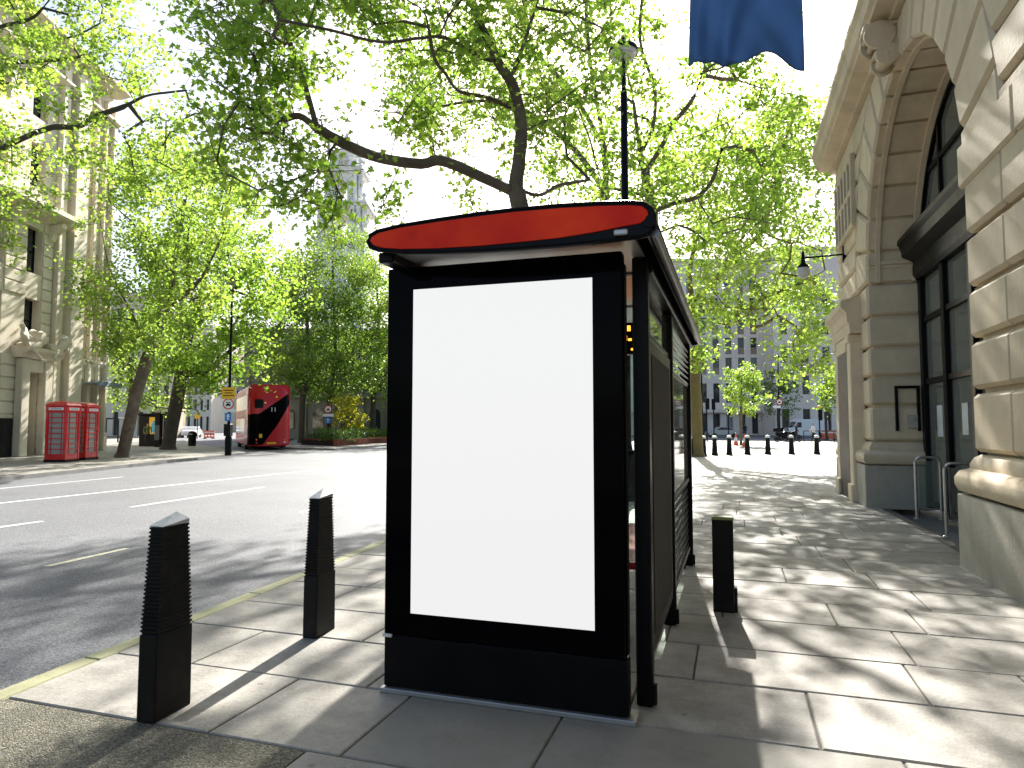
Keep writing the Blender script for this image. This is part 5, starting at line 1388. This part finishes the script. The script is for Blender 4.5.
TE = 1 / math.tan(SUN_EL)
FLAG_MID = np.array([.2, 10.0, 7.6])
def sun_gap(c, r):  # crowns opened up so sunlight falls on chosen paving and the flag
    """thins foliage to let sun onto paving and flag: False drops a cluster"""
    gx, gy = c[0] + c[2] * TE * math.sin(SUN_AZ), c[1] - c[2] * TE * math.cos(SUN_AZ)
    if np.linalg.norm(np.cross(c - FLAG_MID, np.array(SUN_DIR))) < 1.5 and c[1] > 10: return False
    if -4.1 < gx < -1.6 and 2.0 < gy < 6.5: return r.random() < .3
    if .1 < gx < 2.6 and 2.2 < gy < 6.0: return r.random() < .95
    return True
def make_tree(name, label, base, limbs, clusters, trunk_r, per, spread, leaf, shape, lmat, bmat, seed, cat='tree', group=None, tip=.007, stray=0.0, twigs=5, flat=.75, limb_min=None):
    r = np.random.default_rng(seed)
    t = wempty(name, tuple(base), label, cat, group)
    pos, par = [np.array(base, float)], [-1]
    wgt = [0.0]
    lowr = {}
    def smooth(pts):
        P = [2 * pts[0] - pts[1]] + pts + [2 * pts[-1] - pts[-2]]; out = []
        for i in range(1, len(P) - 2):
            for t_ in (0.0, .25, .5, .75):
                a, b, c, d = P[i - 1], P[i], P[i + 1], P[i + 2]
                out.append(.5 * (2 * b + (c - a) * t_ + (2 * a - 5 * b + 4 * c - d) * t_ ** 2 + (3 * b - a - 3 * c + d) * t_ ** 3))
        return out[1:] + [pts[-1]]
    def add_line(pts, start, rmin=0.0):
        cur = start; prev = pos[start]
        pts = smooth([np.array(prev, float)] + [np.array(p, float) for p in pts]); tot = len(pts); step = 0
        for p in pts:
            step += 1; p = np.array(p, float); L_ = np.linalg.norm(p - prev); n = max(1, int(L_ / .45))
            for k in range(1, n + 1):
                q = prev + (p - prev) * k / n + (r.normal(0, .018 * min(1, L_), 3) if k < n else 0)
                pos.append(q); par.append(cur); cur = len(pos) - 1; lowr[cur] = rmin * (max(.3, 1 - .75 * step / tot) if start == 0 else max(.12, 1 - .95 * step / tot))
            prev = p
        return cur
    for i, lb_ in enumerate(limbs):
        rm = limb_min[i] if limb_min else 0
        if i == 0: add_line(lb_, 0, rm)
        else:
            P = np.array(pos); j = int(np.argmin(np.linalg.norm(P - np.array(lb_[0]), axis=1)))
            add_line(lb_[1:] if np.linalg.norm(P[j] - np.array(lb_[0])) < .5 else lb_, j, rm)
    nlimb = len(pos)
    P0 = np.array(pos)
    cl_ = [np.array(c) for c in clusters if sun_gap(np.array(c), r)]
    cl_.sort(key=lambda c: np.min(np.linalg.norm(P0[max(1, nlimb // 4):] - c, axis=1)))
    zmin = base[2] + 2.0
    tips = []
    Pn = np.zeros((len(pos) + len(cl_) * 30, 3)); Pn[:len(pos)] = P0; cnt = len(pos)
    for c in cl_:
        Q = Pn[:cnt]
        cost = np.linalg.norm(Q - c, axis=1) + .55 * np.maximum(0, Q[:, 2] - c[2] + .2) + 50 * (Q[:, 2] < min(zmin, c[2] - .1) - 0) * (np.arange(cnt) < 6)
        j = int(np.argmin(cost)); a = Q[j].copy(); L_ = np.linalg.norm(c - a); n = min(14, max(1, int(L_ / .5)))
        bow = r.normal(0, .1, 3) * L_ + np.array([0, 0, .1 * L_])
        cur = j
        for k in range(1, n + 1):
            s = k / n
            q = a + (c - a) * s + bow * math.sin(math.pi * s) + (r.normal(0, .03, 3) if k < n else 0)
            pos.append(q); par.append(cur); Pn[cnt] = q; cur = cnt; cnt += 1
        tips.append(cur)
    n = len(pos); count = np.zeros(n)
    for i in tips: count[i] += 1
    for i in range(n - 1, 0, -1): count[par[i]] += count[i]
    rt = trunk_r / max(1, count[0]) ** .62
    rad = np.maximum(tip, rt * np.maximum(count, .4) ** .62)
    for i, m_ in lowr.items():
        if m_: rad[i] = max(rad[i], m_)
    rad[0] = trunk_r * 1.35
    kids = [[] for _ in range(n)]
    for i in range(1, n): kids[par[i]].append(i)
    wood = MB(); trunk = MB()
    stack = [(0, None)]
    first_chain = True
    while stack:
        s, pfrom = stack.pop()
        chain = [s] if pfrom is None else [pfrom, s]
        cur = s
        while kids[cur]:
            ks = sorted(kids[cur], key=lambda k: -rad[k])
            for k in ks[1:]: stack.append((k, cur))
            cur = ks[0]; chain.append(cur)
        rs = [float(rad[k]) for k in chain]
        if pfrom is not None: rs[0] = rs[1]
        ns = 12 if max(rs) > .12 else (7 if max(rs) > .04 else 4)
        (trunk if max(rs) > .05 else wood).tube([tuple(pos[k]) for k in chain], rs, ns)
    lp_, tn = [], []
    for i in tips:
        c = pos[i]; m = int(per * r.uniform(.6, 1.35)); tc = r.uniform(.2, .8)
        sub = [c + r.normal(0, 1, 3) * np.array([spread, spread, spread * flat]) for _ in range(twigs)]
        for q in sub: wood.tube([tuple(c), tuple((c + q) / 2 + r.normal(0, .04, 3)), tuple(q)], [tip, tip * .7, tip * .4], 3)
        w = r.integers(0, twigs, m); f = r.uniform(.25, 1.12, m)[:, None]
        pts = c + (np.array(sub)[w] - c) * f + r.normal(0, spread * .3, (m, 3))
        lp_.append(pts); tn.append(np.full(m, tc))
    trunk.add(wood.v, wood.f)
    wbuild(trunk, 'trunk', bmat, t, smooth=True)
    pts = np.concatenate(lp_)
    leaf_cloud('crown', pts, leaf, shape, lmat, t, seed + 77, np.concatenate(tn))
    return t
def PL(pts, ds): return [PD(u, v, d) for (u, v), d in zip(pts, ds)]
R_ = np.random.default_rng(20)

# --- plane tree just behind the shelter (limbs follow the photograph)
A = PD(524, 500, 9.2); A = np.array([A[0], A[1], 0.0])
limbsA = [
    PL([(528, 330), (524, 230), (519, 203), (516, 184), (519, 161), (521, 123), (513, 86), (500, 66), (487, 38), (476, 14), (470, -30), (478, -90)], [9.2, 9.2, 9.15, 9.1, 9.1, 9.1, 9.1, 9.1, 9.1, 9.1, 9.2, 9.4]),
    PL([(517, 192), (486, 179), (443, 161), (421, 164), (380, 158), (347, 145), (317, 128), (299, 116), (278, 120), (250, 108)], [9.1, 9.0, 8.8, 8.7, 8.5, 8.3, 8.1, 8.0, 7.9, 7.8]),
    PL([(514, 118), (489, 98), (459, 91), (445, 73), (434, 57), (426, 16), (410, -30)], [9.1, 8.9, 8.6, 8.4, 8.2, 8.0, 7.8]),
    PL([(509, 101), (476, 101), (443, 106), (413, 112), (380, 111), (350, 100)], [9.1, 9.3, 9.6, 9.8, 10.0, 10.1]),
    PL([(497, 62), (481, 57), (446, 38), (421, 38), (380, 42), (330, 30), (280, 20)], [9.1, 8.8, 8.3, 8.0, 7.6, 7.2, 6.9]),
    PL([(515, 80), (521, 52), (533, 16), (545, -20), (560, -80)], [9.1, 9.2, 9.3, 9.5, 9.8]),
    PL([(317, 128), (300, 70), (280, 20), (262, -20)], [8.1, 8.0, 7.9, 7.8]),
    PL([(513, 189), (540, 195), (560, 185), (590, 180)], [9.1, 9.5, 10.2, 11.0]),
]
clA = []
clA += region([(210, -30), (330, -30), (335, 60), (320, 115), (250, 130), (215, 70), (205, 20)], 38, 7.9, .9, R_)
clA += region([(190, 150), (240, 110), (330, 100), (335, 150), (320, 190), (275, 210), (215, 175)], 22, 7.9, .6, R_)
clA += region([(300, 175), (335, 170), (350, 220), (330, 236), (305, 215)], 5, 8.2, .3, R_)
clA += region([(330, -30), (500, -30), (500, 60), (440, 90), (340, 85)], 40, 8.6, 1.2, R_)
clA += region([(390, 90), (500, 90), (505, 160), (440, 152), (390, 130)], 14, 9.3, 1.0, R_)
clA += region([(500, -30), (620, -30), (610, 120), (560, 170), (520, 150)], 34, 10.0, 1.2, R_)
clA += [PD(u, v, d) for u, v, d in ((388, 192, 9.2), (383, 205, 9.2), (440, 195, 10.2), (470, 200, 10.2), (500, 212, 10.5), (470, 180, 9.8))]
clA += ellipsoid((A[0] - .5, A[1] + 1.0, 11.0), (5.5, 5.0, 4.2), 40, R_, .5)
make_tree('plane_tree', 'plane tree rising behind the shelter with one long bare limb', A, limbsA, clA, .125, 74, .30, .085, 'plane', M['leaf_plane'], M['bark'], 1, group='plane trees along the pavement', limb_min=[.135, .035, .03, .03, .025, .035, .015, .025])

# --- next plane tree along the kerb
Cb = LD((648 - 512) / FPX * 21, 21.0)
limbsC = [
    PL([(650, 330), (652, 212), (645, 172), (640, 155), (652, 130), (655, 90), (640, 40), (645, -30)], [21, 21, 21, 21, 21, 21, 21, 21]),
    PL([(646, 170), (661, 148), (673, 124), (694, 97), (710, 50), (735, 0)], [21, 20.8, 20.5, 20, 19.6, 19]),
    PL([(651, 209), (675, 203), (697, 197), (713, 179), (725, 140), (745, 110)], [21, 20.5, 20, 19.6, 19.2, 19]),
    PL([(640, 155), (631, 88), (615, 40), (600, -20)], [21, 21, 21.2, 21.5]),
    PL([(650, 200), (620, 190), (602, 181), (590, 140), (575, 100)], [21, 20.5, 20, 19.6, 19.5]),
]
clC = region([(530, 195), (545, 100), (590, 30), (700, 20), (760, 60), (800, 120), (800, 200), (740, 260), (690, 260), (640, 215)], 130, 20.5, 3.2, R_)
clC += region([(600, 30), (620, -150), (700, -170), (780, -60), (810, 60), (700, 40)], 60, 20.5, 3.2, R_)
clC += ellipsoid((Cb[0], Cb[1], 11.0), (5.5, 5.5, 5), 35, R_, .5)
make_tree('plane_tree', 'plane tree behind the tall hooded street lamp', Cb, limbsC, clC, .2, 74, .50, .135, 'mid', M['leaf_plane'], M['bark'], 2, group='plane trees along the pavement', limb_min=[.12, .04, .04, .05, .035])

# --- mossy-trunked tree at the end of the pavement
Bb = G(698, 456.5)
dB = float((Bb - CPOS) @ FH)
limbsB = [
    PL([(697, 430), (694, 350), (692, 303), (690, 270), (700, 220), (705, 170), (720, 110)], [dB] * 3 + [dB - .3, dB - .5, dB - 1, dB - 1]),
    PL([(692, 306), (715, 281), (729, 262), (745, 248), (762, 231), (769, 208), (780, 175), (790, 120)], [dB, dB - 1, dB - 2, dB - 3, dB - 4, dB - 5, dB - 6, dB - 7]),
    PL([(724, 270), (736, 238), (745, 222), (755, 180), (760, 130)], [dB - 1.6, dB - 2, dB - 2.5, dB - 3, dB - 3]),
    PL([(693, 311), (727, 311), (745, 318), (757, 327), (778, 316)], [dB, dB - 2, dB - 3.5, dB - 5, dB - 6]),
    PL([(745, 318), (762, 299), (802, 283), (825, 270)], [dB - 3.5, dB - 5, dB - 6.5, dB - 7.5]),
]
clB = region([(688, 345), (690, 230), (715, 170), (760, 110), (825, 90), (832, 200), (828, 330), (800, 345), (760, 318), (712, 330)], 185, dB - 5.5, 4.0, R_)
clB += region([(715, 345), (700, 372), (690, 345)], 8, dB - 2, 1.5, R_)
clB += region([(785, 335), (832, 310), (830, 365), (800, 385), (790, 380)], 12, dB - 8, 1.5, R_)
for _ in range(70):                         # clusters added along the sun's rays to shade the pavement
    gx, gy, z = R_.uniform(-.6, 2.4), R_.uniform(8, 20), R_.uniform(9.5, 15.5)
    q = np.array([gx - z * TE * math.sin(SUN_AZ), gy + z * TE * math.cos(SUN_AZ), z])
    if q[1] > 23: clB.append(q)
clB += ellipsoid((Bb[0] - 1, Bb[1], 12.5), (6, 6, 5.5), 40, R_, .5)
make_tree('plane_tree', 'tree with mossy brown trunk beside the row of iron bollards', Bb, limbsB, clB, .27, 72, .6, .155, 'mid', M['leaf_lime'], M['bark_mossy'], 3, group='plane trees along the pavement', limb_min=[.2, .09, .05, .06, .04])

# --- tree between those two, its stem hidden by the shelter up to the roof
Dd = 27.2
Db = LD((604 - 512) / FPX * Dd, Dd)
limbsD = [PL([(604, 330), (604, 205), (606, 170), (600, 120), (590, 60), (585, -10)], [Dd] * 6),
          PL([(604, 190), (575, 150), (540, 120), (500, 100), (450, 95)], [Dd, Dd, Dd + 1, Dd + 2, Dd + 3]), PL([(603, 150), (570, 90), (530, 50), (490, 30)], [Dd, Dd + .5, Dd + 1, Dd + 2])]
clD = region([(395, 60), (450, 10), (520, -20), (590, -40), (640, 20), (630, 120), (600, 180), (560, 185), (520, 150), (470, 140), (400, 130)], 190, Dd + 1.5, 3.5, R_)
clD += region([(470, -30), (520, -120), (640, -140), (660, 0)], 70, Dd + 1, 3.0, R_)
make_tree('plane_tree', 'plane tree between lamp and long limb, stem hidden by the shelter', Db, limbsD, clD, .2, 80, .6, .14, 'mid', M['leaf_plane'], M['bark'], 4, group='plane trees along the pavement', limb_min=[.13, .05, .05])

# --- trees across the road
T0 = LD(-22.5, 24.0)
limbs0 = [
    PL([(-125, 420), (-118, 250), (-100, 190), (-90, 120), (-80, 40), (-60, -60)], [24] * 6),
    PL([(-100, 190), (-40, 165), (0, 149), (28, 136), (54, 127), (77, 127), (97, 116), (123, 107), (146, 96), (172, 92), (200, 89)], [24, 23.6, 23.4, 23.2, 23, 22.8, 22.6, 22.4, 22.2, 22, 22]),
    PL([(-90, 110), (-30, 70), (0, 64), (43, 61), (80, 57)], [24, 23.5, 23, 22.5, 22]),
    PL([(-95, 140), (-30, 95), (0, 84), (37, 84), (92, 88)], [24, 24, 24.5, 25, 25.5]),
    PL([(-85, 60), (-20, 38), (0, 27), (28, 20), (43, 8), (70, -30)], [24, 23.5, 23, 23, 23, 23]),
]
cl0 = region([(-40, -60), (110, -60), (130, 20), (190, 70), (215, 110), (190, 175), (110, 195), (60, 160), (-30, 190)], 120, 23.0, 2.6, R_)
cl0 += region([(-10, 180), (60, 170), (35, 250), (-10, 270)], 9, 23.5, 1.5, R_) + region([(110, 150), (230, 120), (215, 180), (150, 215)], 14, 23.5, 1.5, R_)
cl0 += ellipsoid((T0[0] - 1, T0[1], 13), (5.5, 5.5, 5), 40, R_, .5)
make_tree('plane_tree', 'pale leaved tree overhanging the sculpted stone building', T0, limbs0, cl0, .22, 80, .5, .14, 'mid', M['leaf_lime'], M['bark_dark'], 5, group='trees across the road', limb_min=[.22, .05, .04, .04, .04])

T1 = G(122, 457.5); d1 = float((T1 - CPOS) @ FH)
limbs1 = [PL([(127, 435), (135, 400), (143, 372), (150, 350), (165, 310), (175, 260), (185, 200), (190, 150)], [d1] * 8),
          PL([(150, 350), (130, 310), (110, 270), (100, 220)], [d1, d1 - 1, d1 - 2, d1 - 2]), PL([(165, 310), (200, 280), (225, 230)], [d1, d1 - 1, d1 - 1])]
cl1 = region([(78, 255), (92, 190), (130, 150), (185, 130), (232, 165), (245, 240), (225, 310), (170, 345), (120, 375), (88, 330)], 150, d1, 4.0, R_)
make_tree('plane_tree', 'tree with leaning grey trunk near the telephone boxes', T1, limbs1, cl1, .28, 115, .62, .155, 'mid', M['leaf_lime'], M['bark'], 6, group='trees across the road', limb_min=[.24, .08, .08])
T2 = G(168, 449.5); d2_ = float((T2 - CPOS) @ FH)
limbs2 = [PL([(171, 430), (177, 400), (183, 365), (190, 330), (205, 280), (215, 220), (225, 180)], [d2_] * 7),
          PL([(184, 378), (205, 372), (225, 355), (245, 340)], [d2_, d2_ - 1, d2_ - 1, d2_ - 1]), PL([(190, 330), (225, 300), (255, 260)], [d2_, d2_, d2_ + 1]), PL([(183, 362), (165, 350), (150, 330)], [d2_, d2_, d2_])]
cl2 = region([(140, 240), (190, 160), (240, 170), (285, 230), (290, 300), (270, 345), (268, 362), (245, 378), (225, 380), (195, 395), (150, 365)], 170, d2_, 4.5, R_)
make_tree('plane_tree', 'tree with thick dark trunk beside the information totem', T2, limbs2, cl2, .42, 110, .8, .21, 'mid', M['leaf_plane'], M['bark_dark'], 7, group='trees across the road', limb_min=[.36, .09, .1, .08])
T3 = LD((128 - 512) / FPX * 55, 55)
cl3 = region([(85, 330), (150, 310), (215, 330), (212, 395), (190, 418), (165, 412), (100, 400)], 90, 56, 4.0, R_)
make_tree('street_tree', 'slender tree in the gap between the two large trunks', T3, [PL([(129, 425), (131, 390), (134, 350), (140, 320)], [55] * 4)], cl3, .22, 65, .8, .30, 'small', M['leaf_lime'], M['bark_dark'], 8, group='trees across the road')

for i, (u, d, poly, n, lab, mat, bm_) in enumerate((
    (329, 64, [(285, 275), (305, 240), (340, 226), (375, 240), (395, 300), (390, 375), (350, 400), (300, 392)], 190, 'broad bushy green tree over the brick planter', 'leaf_green', 'bark_dark'),
    (302, 60, [(255, 330), (270, 270), (300, 250), (325, 290), (330, 370), (300, 395), (262, 388)], 110, 'green tree with slim trunk just behind the bus', 'leaf_green', 'bark_dark'),
    (373, 66, [(340, 300), (370, 255), (420, 240), (470, 280), (480, 380), (400, 398), (360, 388)], 130, 'green tree by the church wall next to the screen', 'leaf_plane', 'bark_dark'))):
    b_ = LD((u - 512) / FPX * d, d)
    vt = min(p[1] for p in poly) + 25
    trunkpts = PL([(u, 415), (u + 1, 395), (u + 6, 350), (u + 3, vt)], [d] * 4)
    lim = [trunkpts, PL([(u, 398), (u - 18, 370), (u - 30, 340)], [d, d, d]), PL([(u + 1, 395), (u + 16, 370), (u + 28, 340)], [d, d, d])]
    make_tree('street_tree', lab, b_, lim, region(poly, n, d, 4.5, R_), .26, 130, 1.0, .27, 'small', M[mat], M[bm_], 30 + i, group='trees before the church', limb_min=[.18, .09, .09])

# --- young tree and others beyond the bollards
yt = G(741, 445.5); dy = float((yt - CPOS) @ FH)
cly = region([(722, 398), (728, 370), (741, 358), (755, 372), (765, 398), (752, 413), (735, 412)], 60, dy, 1.6, R_)
make_tree('young_tree', 'young lime green tree standing between orange cones', yt, [PL([(741, 425), (741, 405), (742, 375)], [dy] * 3)], cly, .1, 60, .32, .20, 'small', M['leaf_lime'], M['bark'], 40)
for i, (u, d, poly, n, lab, mat) in enumerate((
    (778, 98, [(762, 415), (762, 385), (772, 368), (785, 366), (798, 385), (796, 415)], 40, 'dark green tree in front of the plain stone corner block', 'leaf_green'),
    (826, 70, [(818, 405), (820, 380), (832, 365), (850, 380), (848, 408)], 36, 'lime green tree by the corner of the doorway portal', 'leaf_lime'))):
    b_ = LD((u - 512) / FPX * d, d)
    make_tree('street_tree', lab, b_, [PL([(u, 425), (u, 405), (u + 1, 380)], [d] * 3)], region(poly, n, d, 2.0, R_), .14, 60, .7, .32, 'small', M[mat], M['bark_dark'], 50 + i)

# --- hedge and yellow shrub in the planter
def strip_points(line, w, z0, z1, n, r):
    pts = []
    seg = [np.linalg.norm(b - a) for a, b in zip(line[:-1], line[1:])]; tot = sum(seg)
    for _ in range(n):
        s = r.uniform(0, tot); k = 0
        while s > seg[k]: s -= seg[k]; k += 1
        a, b = line[k], line[k + 1]; d = (b - a) / seg[k]; nn = np.array([-d[1], d[0], 0])
        q = a + d * s + nn * r.uniform(.25, w); q[2] = z0 + (z1 - z0) * r.uniform(0, 1) * (.75 + .25 * math.sin(q[0] * 2.1) * math.cos(q[1] * 1.7)); pts.append(q)
    return np.array(pts)
he = wempty('hedge', tuple(pe[1] + np.array([0, .8, .4])), 'clipped green hedge filling the red brick planter', 'hedge')
leaf_cloud('foliage', strip_points(pe, 1.7, .42, 1.45, 13000, R_), .15, 'small', M['leaf_hedge'], he, 60)
hw = MB()
for q in strip_points(pe, 1.6, .42, .43, 160, R_): hw.tube([(q[0], q[1], .4), (q[0] + .08, q[1], .95)], [.012, .006], 3)
tag(wbuild(hw, 'stems', M['bark_dark'], he), kind='stuff')
sb = LD((349 - 512) / FPX * 60, 60, .4)
make_tree('yellow_shrub', 'bright yellow leaved shrub rising above the hedge', sb, [[sb + np.array([0, 0, 1.0]), sb + np.array([.1, 0, 2.4])]], region([(334, 425), (335, 402), (345, 396), (362, 398), (366, 412), (360, 430), (345, 434)], 46, 60, 1.0, R_), .07, 60, .35, .2, 'small', M['leaf_yellow'], M['bark'], 61, cat='shrub')
